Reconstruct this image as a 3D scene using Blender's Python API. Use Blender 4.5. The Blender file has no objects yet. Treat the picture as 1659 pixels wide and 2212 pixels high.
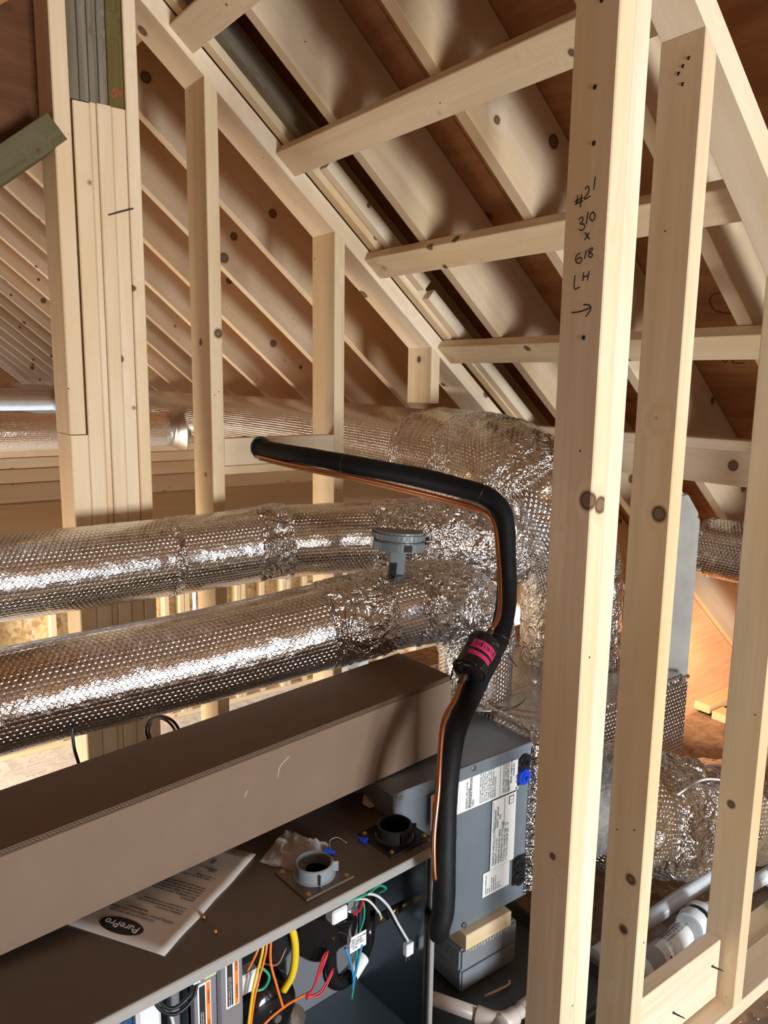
import bpy, bmesh, math, random
from mathutils import Matrix, Vector, noise
random.seed(7)
R = math.radians
sc = bpy.context.scene
COL = sc.collection
# ------------------------------------------------------------------ camera
YAW, PIT, ROL = R(53.077), R(9.542), R(0.8306)
EYE = Vector((0, 0, 1.564))
fw = Vector((math.cos(YAW)*math.cos(PIT), math.sin(YAW)*math.cos(PIT), -math.sin(PIT)))
rt = Vector((math.sin(YAW), -math.cos(YAW), 0)); upv = rt.cross(fw)
r2 = rt*math.cos(ROL)+upv*math.sin(ROL); u2 = -rt*math.sin(ROL)+upv*math.cos(ROL)
cd = bpy.data.cameras.new('camera'); cam = bpy.data.objects.new('camera', cd); COL.objects.link(cam)
M = Matrix((r2, u2, -fw)).transposed().to_4x4(); M.translation = EYE
cam.matrix_world = M
cd.sensor_fit = 'VERTICAL'; cd.sensor_height = 36.0; cd.lens = 1683.4/2212*36.0; cd.clip_start = 0.05
sc.camera = cam
# ------------------------------------------------------------------ world, daylight, exposure
w = bpy.data.worlds.new('world'); sc.world = w; w.use_nodes = True
bg = w.node_tree.nodes['Background']; bg.inputs[0].default_value = (0.78, 0.88, 1.0, 1); bg.inputs[1].default_value = 1.5
def area(name, loc, aim, sx, sy, power, col):
    l = bpy.data.lights.new(name, 'AREA'); l.shape = 'RECTANGLE'; l.size = sx; l.size_y = sy; l.energy = power; l.color = col
    o = bpy.data.objects.new(name, l); COL.objects.link(o)
    o.matrix_world = Matrix.Translation(loc) @ (Vector(aim)-Vector(loc)).to_track_quat('-Z', 'Y').to_matrix().to_4x4()
    return o
area('window_daylight', (0.85, -3.25, 0.72), (1.1, 2.0, 1.6), 0.9, 1.0, 245, (0.90, 0.965, 1.0))
area('wide_window_daylight', (3.6, -3.25, 0.65), (2.0, 2.0, 0.9), 2.8, 0.9, 95, (0.72, 0.87, 1.0))
area('stair_daylight', (-2.6, 4.3, -0.1), (2.0, 4.9, -0.6), 3.0, 1.5, 290, (1.0, 0.91, 0.76)).data.spread = R(110)
area('eave_fill_lamp', (2.66, 1.73, 0.52), (3.62, 1.95, 0.16), 0.10, 0.10, 3.2, (1.0, 0.62, 0.36)).data.spread = R(70)  # added lamp inside the attic, stands in for daylight leaking at the eave
vs = sc.view_settings; vs.view_transform = 'Standard'; vs.look = 'None'; vs.gamma = 1.0; vs.use_curve_mapping = False
vs.exposure = 0.14
# ------------------------------------------------------------------ materials
class NT:
    def __init__(s, name):
        s.m = bpy.data.materials.new(name); s.m.use_nodes = True; s.t = s.m.node_tree; s.t.nodes.clear()
        s.out = s.n('ShaderNodeOutputMaterial'); s.b = s.n('ShaderNodeBsdfPrincipled'); s.l(s.b.outputs[0], s.out.inputs[0])
    def n(s, k, **kw):
        nd = s.t.nodes.new(k)
        for a, b in kw.items(): setattr(nd, a, b)
        return nd
    def l(s, a, b): s.t.links.new(a, b)
    def math(s, op, a, b=None, c=None):
        nd = s.n('ShaderNodeMath', operation=op)
        for i, v in enumerate((a, b, c)):
            if v is None: continue
            if isinstance(v, (int, float)): nd.inputs[i].default_value = v
            else: s.l(v, nd.inputs[i])
        return nd.outputs[0]
    def ramp(s, fac, stops, interp='LINEAR'):
        nd = s.n('ShaderNodeValToRGB'); nd.color_ramp.interpolation = interp
        e = nd.color_ramp.elements
        while len(e) < len(stops): e.new(0.5)
        for i, (p, c) in enumerate(stops): e[i].position = p; e[i].color = (*c, 1) if len(c) == 3 else c
        s.l(fac, nd.inputs[0]); return nd.outputs[0]
    def mix(s, fac, a, b, bt='MIX'):
        nd = s.n('ShaderNodeMix', data_type='RGBA', blend_type=bt)
        for i, v in ((0, fac), (6, a), (7, b)):
            if isinstance(v, (int, float)): nd.inputs[i].default_value = v
            elif isinstance(v, tuple): nd.inputs[i].default_value = (*v, 1)
            else: s.l(v, nd.inputs[i])
        return nd.outputs[2]
    def mapping(s, vec, scale, loc=None):
        nd = s.n('ShaderNodeMapping'); s.l(vec, nd.inputs[0]); nd.inputs['Scale'].default_value = scale
        if loc is not None: s.l(loc, nd.inputs['Location'])
        return nd.outputs[0]
    def noise(s, vec, scale, detail=3, rough=.55, dist=0.0):
        nd = s.n('ShaderNodeTexNoise'); s.l(vec, nd.inputs[0]); nd.inputs['Scale'].default_value = scale
        nd.inputs['Detail'].default_value = detail; nd.inputs['Roughness'].default_value = rough; nd.inputs['Distortion'].default_value = dist
        return nd.outputs[0]
    def vor(s, vec, scale, rnd=1.0, feat='F1', out=0):
        nd = s.n('ShaderNodeTexVoronoi', feature=feat); s.l(vec, nd.inputs[0]); nd.inputs['Scale'].default_value = scale
        nd.inputs['Randomness'].default_value = rnd
        return nd.outputs[out]
    def bump(s, h, strength=.5, dist=.002, prev=None):
        nd = s.n('ShaderNodeBump'); nd.inputs['Strength'].default_value = strength; nd.inputs['Distance'].default_value = dist
        s.l(h, nd.inputs['Height'])
        if prev is not None: s.l(prev, nd.inputs['Normal'])
        return nd.outputs[0]
def plain(name, col, rough=.5, metal=0.0, spec=.5, bumpy=0.0, bscale=60, var=0.06, alpha=None, trans=0.0):
    s = NT(name); s.b.inputs['Roughness'].default_value = rough; s.b.inputs['Metallic'].default_value = metal
    s.b.inputs['Specular IOR Level'].default_value = spec
    co = s.n('ShaderNodeTexCoord').outputs['Object']
    nz = s.noise(co, 14, 4)
    c = s.mix(nz, tuple(max(0, x*(1-var*2)) for x in col), tuple(min(1, x*(1+var*2)) for x in col))
    s.l(c, s.b.inputs[0])
    if bumpy: s.l(s.bump(s.noise(co, bscale, 3), bumpy, .002), s.b.inputs['Normal'])
    if alpha is not None: s.b.inputs['Alpha'].default_value = alpha
    if trans: s.b.inputs['Transmission Weight'].default_value = trans
    return s.m
def wood(name, light, dark, knot=(.10, .045, .018), grain=1.0, gs=26, knots=1.3, rough=.62, bump=.25, nails=True, var=.22, stain=0.0):
    s = NT(name); tc = s.n('ShaderNodeTexCoord').outputs['Object']; rn = s.n('ShaderNodeObjectInfo').outputs['Random']
    cmb = s.n('ShaderNodeCombineXYZ'); s.l(s.math('MULTIPLY', rn, 57.0), cmb.inputs[0]); s.l(s.math('MULTIPLY', rn, 31.0), cmb.inputs[1]); s.l(s.math('MULTIPLY', rn, 43.0), cmb.inputs[2])
    add = s.n('ShaderNodeVectorMath', operation='ADD'); s.l(tc, add.inputs[0]); s.l(cmb.outputs[0], add.inputs[1]); co = add.outputs[0]
    kd = s.vor(co, 8.0)
    # grain flows around the knots
    warp = s.math('MULTIPLY', s.ramp(kd, [(0.0, (1, 1, 1)), (.35, (0, 0, 0))]), 0.05)
    cw = s.n('ShaderNodeVectorMath', operation='ADD'); s.l(co, cw.inputs[0]); cb = s.n('ShaderNodeCombineXYZ'); s.l(warp, cb.inputs[1]); s.l(warp, cb.inputs[2]); s.l(cb.outputs[0], cw.inputs[1])
    st = s.mapping(cw.outputs[0], (1.3, gs, gs))
    g1 = s.noise(st, 1.0, 5, .6, .6); st2 = s.mapping(cw.outputs[0], (3.0, gs*5, gs*5)); g2 = s.noise(st2, 1.0, 3, .6)
    g = s.math('ADD', s.math('MULTIPLY', g1, .7), s.math('MULTIPLY', g2, .3))
    c = s.ramp(g, [(.36, dark), (.5, tuple((a*.6+b*.4) for a, b in zip(light, dark))), (.62, light)])
    c = s.mix(1-grain if grain < 1 else 0.0, c, light)
    big = s.noise(s.mapping(co, (1.2, 5, 5)), 1.0, 2)
    c = s.mix(s.ramp(big, [(.45, (0, 0, 0)), (.75, (1, 1, 1))]), c, tuple(x*y for x, y in zip(light, (.86, .74, .56))))
    c = s.mix(s.math('MULTIPLY', rn, var), c, tuple(x*y for x, y in zip(light, (.70, .60, .48))))
    if stain:
        stn = s.noise(s.mapping(co, (.8, 12, 12)), 1.0, 4)
        c = s.mix(s.ramp(stn, [(.5, (0, 0, 0)), (.62, (stain,)*3)]), c, (.14, .135, .12))
    if knots:
        gate = s.vor(co, 8.0, out=1); sp = s.n('ShaderNodeSeparateColor'); s.l(gate, sp.inputs[0])
        thr = s.math('MULTIPLY', sp.outputs[0], .10*knots)
        kf = s.n('ShaderNodeMapRange'); s.l(kd, kf.inputs[0]); s.l(thr, kf.inputs[1]); s.l(s.math('MULTIPLY', thr, 1.55), kf.inputs[2]); kf.inputs[3].default_value = 1; kf.inputs[4].default_value = 0
        c = s.mix(s.math('MULTIPLY', kf.outputs[0], .85), c, knot)
        ring = s.math('COMPARE', s.math('DIVIDE', kd, thr), 1.0, .16)
        c = s.mix(s.math('MULTIPLY', ring, .6), c, tuple(x*.45 for x in knot))
    if nails:
        nd = s.vor(co, 13.0); c = s.mix(s.math('LESS_THAN', nd, .028), c, (.03, .02, .015))
    s.l(c, s.b.inputs[0]); s.b.inputs['Roughness'].default_value = rough; s.b.inputs['Specular IOR Level'].default_value = .25
    s.l(s.bump(g, bump, .0015), s.b.inputs['Normal'])
    return s.m
def plywood(name, light, dark, rough=.7):
    s = NT(name); tc = s.n('ShaderNodeTexCoord').outputs['Object']; rn = s.n('ShaderNodeObjectInfo').outputs['Random']
    cmb = s.n('ShaderNodeCombineXYZ'); s.l(s.math('MULTIPLY', rn, 37.0), cmb.inputs[0]); s.l(s.math('MULTIPLY', rn, 71.0), cmb.inputs[1])
    add = s.n('ShaderNodeVectorMath', operation='ADD'); s.l(tc, add.inputs[0]); s.l(cmb.outputs[0], add.inputs[1]); co = add.outputs[0]
    g = s.noise(s.mapping(co, (1.6, 9, 1)), 1.0, 6, .62, 1.6)
    g2 = s.noise(s.mapping(co, (6, 60, 1)), 1.0, 3)
    c = s.ramp(s.math('ADD', s.math('MULTIPLY', g, .8), s.math('MULTIPLY', g2, .2)), [(.36, dark), (.62, light)])
    kd = s.vor(s.mapping(co, (3.2, 5.5, .01)), 1.0)
    c = s.mix(s.ramp(kd, [(.06, (.9,)*3), (.13, (0, 0, 0))]), c, tuple(x*.28 for x in dark))
    s.l(c, s.b.inputs[0]); s.b.inputs['Roughness'].default_value = rough; s.b.inputs['Specular IOR Level'].default_value = .2
    s.l(s.bump(g, .2, .001), s.b.inputs['Normal'])
    return s.m
def osb(name, cols, scale=24, dust=0.0):
    s = NT(name); tc = s.n('ShaderNodeTexCoord').outputs['Object']
    wv = s.n('ShaderNodeVectorMath', operation='ADD'); s.l(tc, wv.inputs[0]); nz = s.n('ShaderNodeTexNoise'); s.l(tc, nz.inputs[0]); nz.inputs['Scale'].default_value = 9
    sc_ = s.n('ShaderNodeVectorMath', operation='SCALE'); s.l(nz.outputs['Color'], sc_.inputs[0]); sc_.inputs['Scale'].default_value = .10; s.l(sc_.outputs[0], wv.inputs[1])
    a = s.vor(s.mapping(wv.outputs[0], (1, 2.2, 1)), scale, out=1); b = s.vor(s.mapping(wv.outputs[0], (2.3, .9, 1.3)), scale*.8, out=1)
    fa = s.n('ShaderNodeSeparateColor'); s.l(a, fa.inputs[0]); fb = s.n('ShaderNodeSeparateColor'); s.l(b, fb.inputs[0])
    f = s.math('ADD', s.math('MULTIPLY', fa.outputs[0], .5), s.math('MULTIPLY', fb.outputs[1], .5))
    c = s.ramp(f, [(.15, cols[0]), (.5, cols[1]), (.85, cols[2])])
    if dust: c = s.mix(s.math('MULTIPLY', s.noise(tc, 3.0, 5), dust), c, (.42, .36, .30))
    s.l(c, s.b.inputs[0]); s.b.inputs['Roughness'].default_value = .8; s.b.inputs['Specular IOR Level'].default_value = .2
    s.l(s.bump(f, .3, .001), s.b.inputs['Normal'])
    return s.m
def foil(name, kind='bubble', col=(.79, .79, .80), rough=.10, pitch=78, strength=.6):
    s = NT(name); uv = s.n('ShaderNodeTexCoord').outputs['UV']; ob = s.n('ShaderNodeTexCoord').outputs['Object']
    s.b.inputs['Metallic'].default_value = 1.0; s.b.inputs['Roughness'].default_value = rough
    s.l(s.mix(s.noise(ob, 9, 3), tuple(x*.9 for x in col), col), s.b.inputs[0])
    if kind == 'bubble':
        sk = s.mapping(uv, (1, 1.1547, 1))
        sx = s.n('ShaderNodeSeparateXYZ'); s.l(sk, sx.inputs[0])
        row = s.math('FLOOR', s.math('MULTIPLY', sx.outputs[1], pitch))
        off = s.math('MULTIPLY', s.math('MODULO', row, 2.0), .5)
        X = s.math('SUBTRACT', s.math('FRACT', s.math('ADD', s.math('MULTIPLY', sx.outputs[0], pitch), off)), .5)
        Y = s.math('SUBTRACT', s.math('FRACT', s.math('MULTIPLY', sx.outputs[1], pitch)), .5)
        d = s.math('SQRT', s.math('ADD', s.math('MULTIPLY', X, X), s.math('MULTIPLY', Y, Y)))
        h = s.ramp(d, [(.0, (1,)*3), (.33, (.96,)*3), (.43, (.45,)*3), (.5, (0, 0, 0))])
        wr = s.noise(ob, 38, 5, .65, .8)
        n1 = s.bump(wr, .35, .005)
        s.l(s.bump(h, strength, .0024, n1), s.b.inputs['Normal'])
    else:
        a = s.noise(ob, 13, 3, .5, 2.2); v = s.noise(ob, 34, 2, .5, 1.0)
        n1 = s.bump(s.math('ABSOLUTE', s.math('SUBTRACT', a, .5)), 1.0, .035)
        s.l(s.bump(s.math('ABSOLUTE', s.math('SUBTRACT', v, .5)), .8, .010, n1), s.b.inputs['Normal'])
    return s.m
def label_mat(name, col=(.8, .8, .78)): return plain(name, col, .45, 0, .5, var=.01)
SPR = (.79, .64, .44); SPD = (.66, .50, .31)
m_stud = wood('spruce_stud', SPR, SPD)
m_raft = wood('spruce_rafter', (.67, .53, .375), (.55, .41, .27), gs=14, knots=1.5)
m_plate = wood('pale_plate', (.83, .70, .54), (.74, .58, .41), var=.12)
m_weath = wood('weathered_wood', (.25, .21, .155), (.10, .08, .055), gs=40, knots=0, stain=.5)
m_treat = wood('treated_wood', (.15, .115, .03), (.075, .055, .014), gs=40, knots=0, nails=False)
m_beam = wood('greenish_plank', (.135, .11, .05), (.07, .055, .022), gs=40, knots=.5)
m_ply = plywood('roof_plywood', (.42, .185, .075), (.29, .115, .042))
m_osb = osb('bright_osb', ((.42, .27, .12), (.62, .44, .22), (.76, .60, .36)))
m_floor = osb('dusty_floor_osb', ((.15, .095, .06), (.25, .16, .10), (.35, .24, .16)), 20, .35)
m_floor2 = osb('lit_floor_osb', ((.62, .59, .57), (.75, .73, .71), (.86, .85, .84)), 20, .3)  # near-white tones carry the strong daylight on the lower floor
m_foil = foil('bubble_foil'); m_foil_dk = foil('bubble_foil_warm', col=(.74, .69, .63), rough=.16, strength=.8)
m_tape = foil('crinkled_foil_tape', 'crinkle', rough=.10)
m_foilbox = foil('plenum_foil', 'bubble', pitch=70, rough=.2, strength=.7)
m_galv = plain('galvanised_steel', (.50, .50, .49), .32, 1.0, bumpy=.1, bscale=8)
m_cab = plain('grey_painted_steel', (.21, .245, .28), .32, .35, bumpy=.03)
m_cabtop = plain('taupe_painted_steel', (.145, .115, .092), .36, .3, bumpy=.02)
m_edge = plain('pale_steel_edge', (.42, .40, .38), .35, .3)
m_black = plain('black_plastic', (.012, .012, .013), .3)
m_blackg = plain('gloss_black_paint', (.008, .008, .009), .12)
m_rub = plain('black_foam_insulation', (.006, .006, .007), .6, 0, .25, bumpy=.25, bscale=90)
m_cop = plain('copper', (.50, .22, .12), .30, 1.0, bumpy=.1, bscale=30)
m_card = plain('cardboard', (.185, .122, .085), .8, 0, .15, bumpy=.06, bscale=180, var=.05)
m_cardtop = m_card
m_cardedge = plain('cardboard_flute', (.11, .065, .04), .9, 0, .1)
m_cardlin = plain('cardboard_liner_edge', (.30, .21, .15), .85, 0, .1)
m_paper = plain('paper', (.66, .61, .57), .75, 0, .2, var=.02)
m_ink = plain('black_ink', (.01, .01, .01), .6, var=0)
m_redink = plain('red_ink', (.55, .02, .03), .6, var=0)
m_white = plain('white_plastic', (.72, .73, .74), .35)
m_pvc = plain('white_pvc', (.74, .78, .82), .3)
m_pvcp = plain('pinkish_pvc', (.66, .56, .50), .35)
m_grey = plain('grey_plastic', (.13, .145, .155), .4)
m_greyc = plain('grey_pvc_collar', (.21, .23, .25), .38)
m_blue = plain('blue_plastic', (.01, .06, .55), .3)
m_foam = plain('concrete_foam_block', (.20, .215, .235), .9, 0, .2, bumpy=.5, bscale=200, var=.12)
m_pan = plain('drain_pan_plastic', (.10, .11, .115), .35, bumpy=.03)
m_pink = plain('pink_sticker', (.50, .02, .10), .5)
m_orange = plain('orange_sticker', (.80, .20, .03), .5)
m_lab = label_mat('label_white')
m_brass = plain('brass', (.62, .38, .12), .28, 1.0)
m_pcb = plain('blue_circuit_board', (.01, .07, .22), .35, var=.3)
m_dkfoil = plain('dark_foil_liner', (.16, .19, .21), .25, 1.0, bumpy=.35, bscale=14)
m_dkpan = plain('dark_steel_panel', (.09, .12, .13), .3, .5, bumpy=.05, bscale=6)
m_vest = plain('vestibule_steel', (.50, .50, .56), .35, .8)
m_seal = plain('yellow_gasket', (.50, .52, .22), .7)
m_bag = plain('clear_plastic_bag', (.75, .72, .70), .18, 0, .6, bumpy=.5, bscale=16, alpha=.30)
m_clear = plain('clear_tube', (.75, .78, .80), .08, 0, .6, alpha=.35)
m_marble = plain('neutralizer_media', (.35, .33, .32), .7, bumpy=.8, bscale=120, var=.4)
WIRE = {k: plain('wire_'+k, c, .4) for k, c in dict(red=(.5, .015, .02), orange=(.75, .17, .02), yellow=(.72, .50, .02), green=(.02, .30, .16), blue=(.03, .25, .50), white=(.6, .6, .62), brown=(.2, .1, .06), black=(.01, .01, .01)).items()}
# ------------------------------------------------------------------ object helpers
W = {}
def link(o, parent=None, world=None):
    COL.objects.link(o)
    if isinstance(world, (tuple, Vector)): world = Matrix.Translation(world)
    world = world or Matrix.Identity(4)
    if parent is not None:
        o.parent = parent; o.matrix_basis = W[parent.name].inverted() @ world
    else: o.matrix_basis = world
    W[o.name] = world
    return o
def tag(o, label, cat, group=None, kind=None):
    if label: o['label'] = label
    if cat: o['category'] = cat
    if group: o['group'] = group
    if kind: o['kind'] = kind
    return o
def thing(name, label, cat, world=None, group=None):
    o = bpy.data.objects.new(name, None); o.empty_display_size = .05
    if isinstance(world, (tuple, Vector)): world = Matrix.Translation(world)
    link(o, None, world); return tag(o, label, cat, group)
def mesh_obj(name, verts, faces, mat, parent=None, world=None, smooth=False, uvs=None):
    me = bpy.data.meshes.new(name); me.from_pydata([tuple(v) for v in verts], [], faces); me.update()
    if uvs:
        ul = me.uv_layers.new(name='UVMap')
        for i, l in enumerate(me.loops): ul.data[i].uv = uvs[i]
    if smooth: me.polygons.foreach_set('use_smooth', [True]*len(me.polygons))
    me.materials.append(mat); o = bpy.data.objects.new(name, me)
    return link(o, parent, world)
def frame(o, x, z):
    """matrix with local X along x and local Z near z"""
    x = Vector(x).normalized(); z = Vector(z); z = (z - x*z.dot(x)).normalized(); y = z.cross(x)
    m = Matrix((x, y, z)).transposed().to_4x4(); m.translation = Vector(o); return m
_cache = {}
def board(name, p0, p1, wdir, wd, th, mat, parent=None, c0=None, c1=None, bev=.0022):
    """length p0-p1; wd = size along wdir; th = size along the third axis; c0/c1 = world plane normals of angled end cuts"""
    p0, p1 = Vector(p0), Vector(p1); L = (p1-p0).length
    m = frame((p0+p1)/2, p1-p0, wdir)          # local X length, local Z = wdir
    inv = m.to_3x3().inverted()
    b = bev; hy, hz = th/2, wd/2
    sec = [(-hy+b, -hz), (hy-b, -hz), (hy, -hz+b), (hy, hz-b), (hy-b, hz), (-hy+b, hz), (-hy, hz-b), (-hy, -hz+b)]
    key = (mat.name, round(L, 4), round(wd, 4), round(th, 4), tuple(c0) if c0 else None, tuple(c1) if c1 else None, tuple(round(v, 3) for r in m.to_3x3() for v in r))
    if key in _cache: me = _cache[key]
    else:
        vs_ = []
        for sgn, c in ((-1, c0), (1, c1)):
            n = inv @ Vector(c) if c else Vector((1, 0, 0))
            for y, z in sec: vs_.append((sgn*L/2 - (n.y*y+n.z*z)/n.x, y, z))
        fs = [(i, (i+1) % 8, 8+(i+1) % 8, 8+i) for i in range(8)] + [tuple(range(7, -1, -1)), tuple(range(8, 16))]
        me = bpy.data.meshes.new(name); me.from_pydata(vs_, [], fs); me.update(); me.materials.append(mat)
        bm = bmesh.new(); bm.from_mesh(me); bmesh.ops.recalc_face_normals(bm, faces=bm.faces); bm.to_mesh(me); bm.free()
        _cache[key] = me
    return link(bpy.data.objects.new(name, me), parent, m)
def box(name, size, mat, parent=None, world=None, bev=.002, uvbox=False, seg=1):
    """axis box centred on world matrix"""
    bm = bmesh.new(); bmesh.ops.create_cube(bm, size=1); bmesh.ops.scale(bm, vec=size, verts=bm.verts)
    if bev: bmesh.ops.bevel(bm, geom=list(bm.edges), offset=min(bev, min(size)*.45), segments=seg, affect='EDGES')
    if uvbox:
        ul = bm.loops.layers.uv.new('UVMap')
        for f in bm.faces:
            n = f.normal; a = max(range(3), key=lambda i: abs(n[i])); i, j = [k for k in range(3) if k != a]
            for l in f.loops: l[ul].uv = (l.vert.co[i], l.vert.co[j])
    me = bpy.data.meshes.new(name); bm.to_mesh(me); bm.free(); me.materials.append(mat)
    if isinstance(world, (tuple, Vector)): world = Matrix.Translation(world)
    return link(bpy.data.objects.new(name, me), parent, world)
def lbox(name, lo, hi, mat, parent, bev=.002, **k):
    """box between lo and hi in the parent's own frame"""
    lo, hi = Vector(lo), Vector(hi)
    return box(name, tuple(abs(a) for a in (hi-lo)), mat, parent, W[parent.name] @ Matrix.Translation((lo+hi)/2), bev, **k)
def catmull(pts, n=8):
    P = [Vector(p) for p in pts]; out = []
    Q = [P[0]*2-P[1]] + P + [P[-1]*2-P[-2]]
    for i in range(1, len(Q)-2):
        a, b, c, d = Q[i-1:i+3]
        for k in range(n):
            t = k/n; out.append(.5*((2*b)+(c-a)*t+(2*a-5*b+4*c-d)*t*t+(3*b-a-3*c+d)*t**3))
    out.append(P[-1]); return out
def resample(pts, step):
    P = [Vector(p) for p in pts]; L = [0]
    for a, b in zip(P, P[1:]): L.append(L[-1]+(b-a).length)
    n = max(1, int(round(L[-1]/step))); out = []; j = 0
    for i in range(n+1):
        s = L[-1]*i/n
        while j < len(P)-2 and L[j+1] < s: j += 1
        t = (s-L[j])/max(1e-9, L[j+1]-L[j]); out.append(P[j].lerp(P[j+1], min(1, max(0, t))))
    return out
def plen(P): return sum((b-a).length for a, b in zip(P, P[1:]))
def sub(P, s0, s1):
    out = []; s = 0
    for a, b in zip(P, P[1:]):
        l = (b-a).length
        if s+l >= s0 and s <= s1:
            t0 = max(0, (s0-s)/l); t1 = min(1, (s1-s)/l)
            if not out: out.append(a.lerp(b, t0))
            out.append(a.lerp(b, t1))
        s += l
    return out
def sweep(name, pts, rad, mat, parent=None, seg=24, caps=True, amp=0.0, nscale=20, seed=0, world=None, aspect=1.0):
    """round tube along pts; rad a number or function of 0..1; amp adds crumple"""
    P = [Vector(p) for p in pts]; n = len(P); org = P[0].copy()
    T = [(P[min(i+1, n-1)]-P[max(i-1, 0)]).normalized() for i in range(n)]
    N = T[0].orthogonal().normalized()
    ref = Vector((0, 0, 1)); N = (ref-T[0]*ref.dot(T[0])); N = N.normalized() if N.length > .1 else T[0].orthogonal().normalized()
    V = []; F = []; UV = []; s = 0; S = []
    tot = max(1e-9, plen(P))
    for i in range(n):
        if i: s += (P[i]-P[i-1]).length; N = (N-T[i]*N.dot(T[i])).normalized()
        B = T[i].cross(N); r = rad(s/tot) if callable(rad) else rad; S.append((s, r))
        for k in range(seg):
            a = 2*math.pi*k/seg; dr = N*math.cos(a)*aspect+B*math.sin(a); p = P[i]+dr*r
            if amp:
                q = p*nscale+Vector((seed, seed*2, 0)); p = p+dr*(abs(noise.noise(q))*-1+.25+.5*abs(noise.noise(q*2.3)))*amp
            V.append(p-org)
    for i in range(n-1):
        for k in range(seg):
            k2 = (k+1) % seg; F.append((i*seg+k, i*seg+k2, (i+1)*seg+k2, (i+1)*seg+k))
            r = S[0][1]; c = 2*math.pi*r/seg
            UV += [(S[i][0], k*c), (S[i][0], (k+1)*c), (S[i+1][0], (k+1)*c), (S[i+1][0], k*c)]
    if caps:
        F.append(tuple(range(seg-1, -1, -1))); F.append(tuple((n-1)*seg+k for k in range(seg)))
        UV += [(0, 0)]*(2*seg)
    o = mesh_obj(name, V, F, mat, parent, (world or Matrix.Identity(4)) @ Matrix.Translation(org), True, UV)
    if caps:
        o.data.polygons[-1].use_smooth = False; o.data.polygons[-2].use_smooth = False
    return o
def lsweep(name, pts, rad, mat, parent, **k): return sweep(name, pts, rad, mat, parent, world=W[parent.name], **k)
def lathe(name, prof, mat, parent=None, world=None, seg=32, smooth=True):
    """profile [(r,z)...] about local Z"""
    V = []; F = []
    for r, z in prof:
        for k in range(seg):
            a = 2*math.pi*k/seg; V.append((r*math.cos(a), r*math.sin(a), z))
    n = len(prof)
    for i in range(n-1):
        for k in range(seg): F.append((i*seg+k, i*seg+(k+1) % seg, (i+1)*seg+(k+1) % seg, (i+1)*seg+k))
    if prof[0][0] > 1e-5: F.append(tuple(range(seg-1, -1, -1)))
    if prof[-1][0] > 1e-5: F.append(tuple((n-1)*seg+k for k in range(seg)))
    o = mesh_obj(name, V, F, mat, parent, world, smooth)
    m = o.modifiers.new('edge', 'EDGE_SPLIT'); m.split_angle = R(35)
    return o
def zaxis(loc, d): return Matrix.Translation(loc) @ Vector(d).to_track_quat('Z', 'Y').to_matrix().to_4x4()
def prism(name, outline, z0, z1, mat, parent=None, world=None, bev=0.0):
    n = len(outline); V = [(x, y, z0) for x, y in outline]+[(x, y, z1) for x, y in outline]
    F = [tuple(range(n-1, -1, -1)), tuple(range(n, 2*n))]+[(i, (i+1) % n, n+(i+1) % n, n+i) for i in range(n)]
    o = mesh_obj(name, V, F, mat, parent, world)
    if bev:
        bm = bmesh.new(); bm.from_mesh(o.data); bmesh.ops.bevel(bm, geom=list(bm.edges), offset=bev, segments=2, affect='EDGES'); bm.to_mesh(o.data); bm.free()
    return o
def text(name, s, size, mat, parent, world, align='LEFT', ext=.0002, bend=None, space=1.0):
    cu = bpy.data.curves.new(name, 'FONT'); cu.body = s; cu.size = size; cu.align_x = align; cu.extrude = ext; cu.space_line = space; cu.resolution_u = 2
    tmp = bpy.data.objects.new(name+'_src', cu); COL.objects.link(tmp)
    dg = bpy.context.evaluated_depsgraph_get(); me = bpy.data.meshes.new_from_object(tmp.evaluated_get(dg)); bpy.data.objects.remove(tmp)
    bpy.data.curves.remove(cu)
    me.materials.clear(); me.materials.append(mat)
    if bend:
        for v in me.vertices: v.co = bend(v.co)
    return link(bpy.data.objects.new(name, me), parent, world)
def stroke_mesh(name, strokes, width, mat, parent, normal, lift=.0004):
    """flat ribbon handwriting through 3D points, facing normal"""
    V = []; F = []; nrm = Vector(normal).normalized()
    for st in strokes:
        P = resample(catmull(st, 5) if len(st) > 2 else [Vector(p) for p in st], .003)
        for i, p in enumerate(P):
            t = (P[min(i+1, len(P)-1)]-P[max(i-1, 0)]).normalized(); s = t.cross(nrm)*width/2
            V += [p+s+nrm*lift, p-s+nrm*lift]
            if i: k = len(V); F.append((k-4, k-3, k-1, k-2))
    org = V[0].copy(); return mesh_obj(name, [v-org for v in V], F, mat, parent, Matrix.Translation(org))
# ------------------------------------------------------------------ roof geometry numbers
TAN = .8332; TH = math.atan(TAN); CT, ST = math.cos(TH), math.sin(TH)
SL = Vector((CT, 0, -ST)); NR = Vector((ST, 0, CT)); KU, KB, KT = 3.316, 3.247, 3.626   # rafter underside, plate underside, rafter top
XR = .93
def zk(x, k=KU): return k-TAN*x
SL2 = Vector((-CT, 0, -ST)); NR2 = Vector((-ST, 0, CT)); KU2 = KU-2*TAN*XR; KU2N = 2.0
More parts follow.
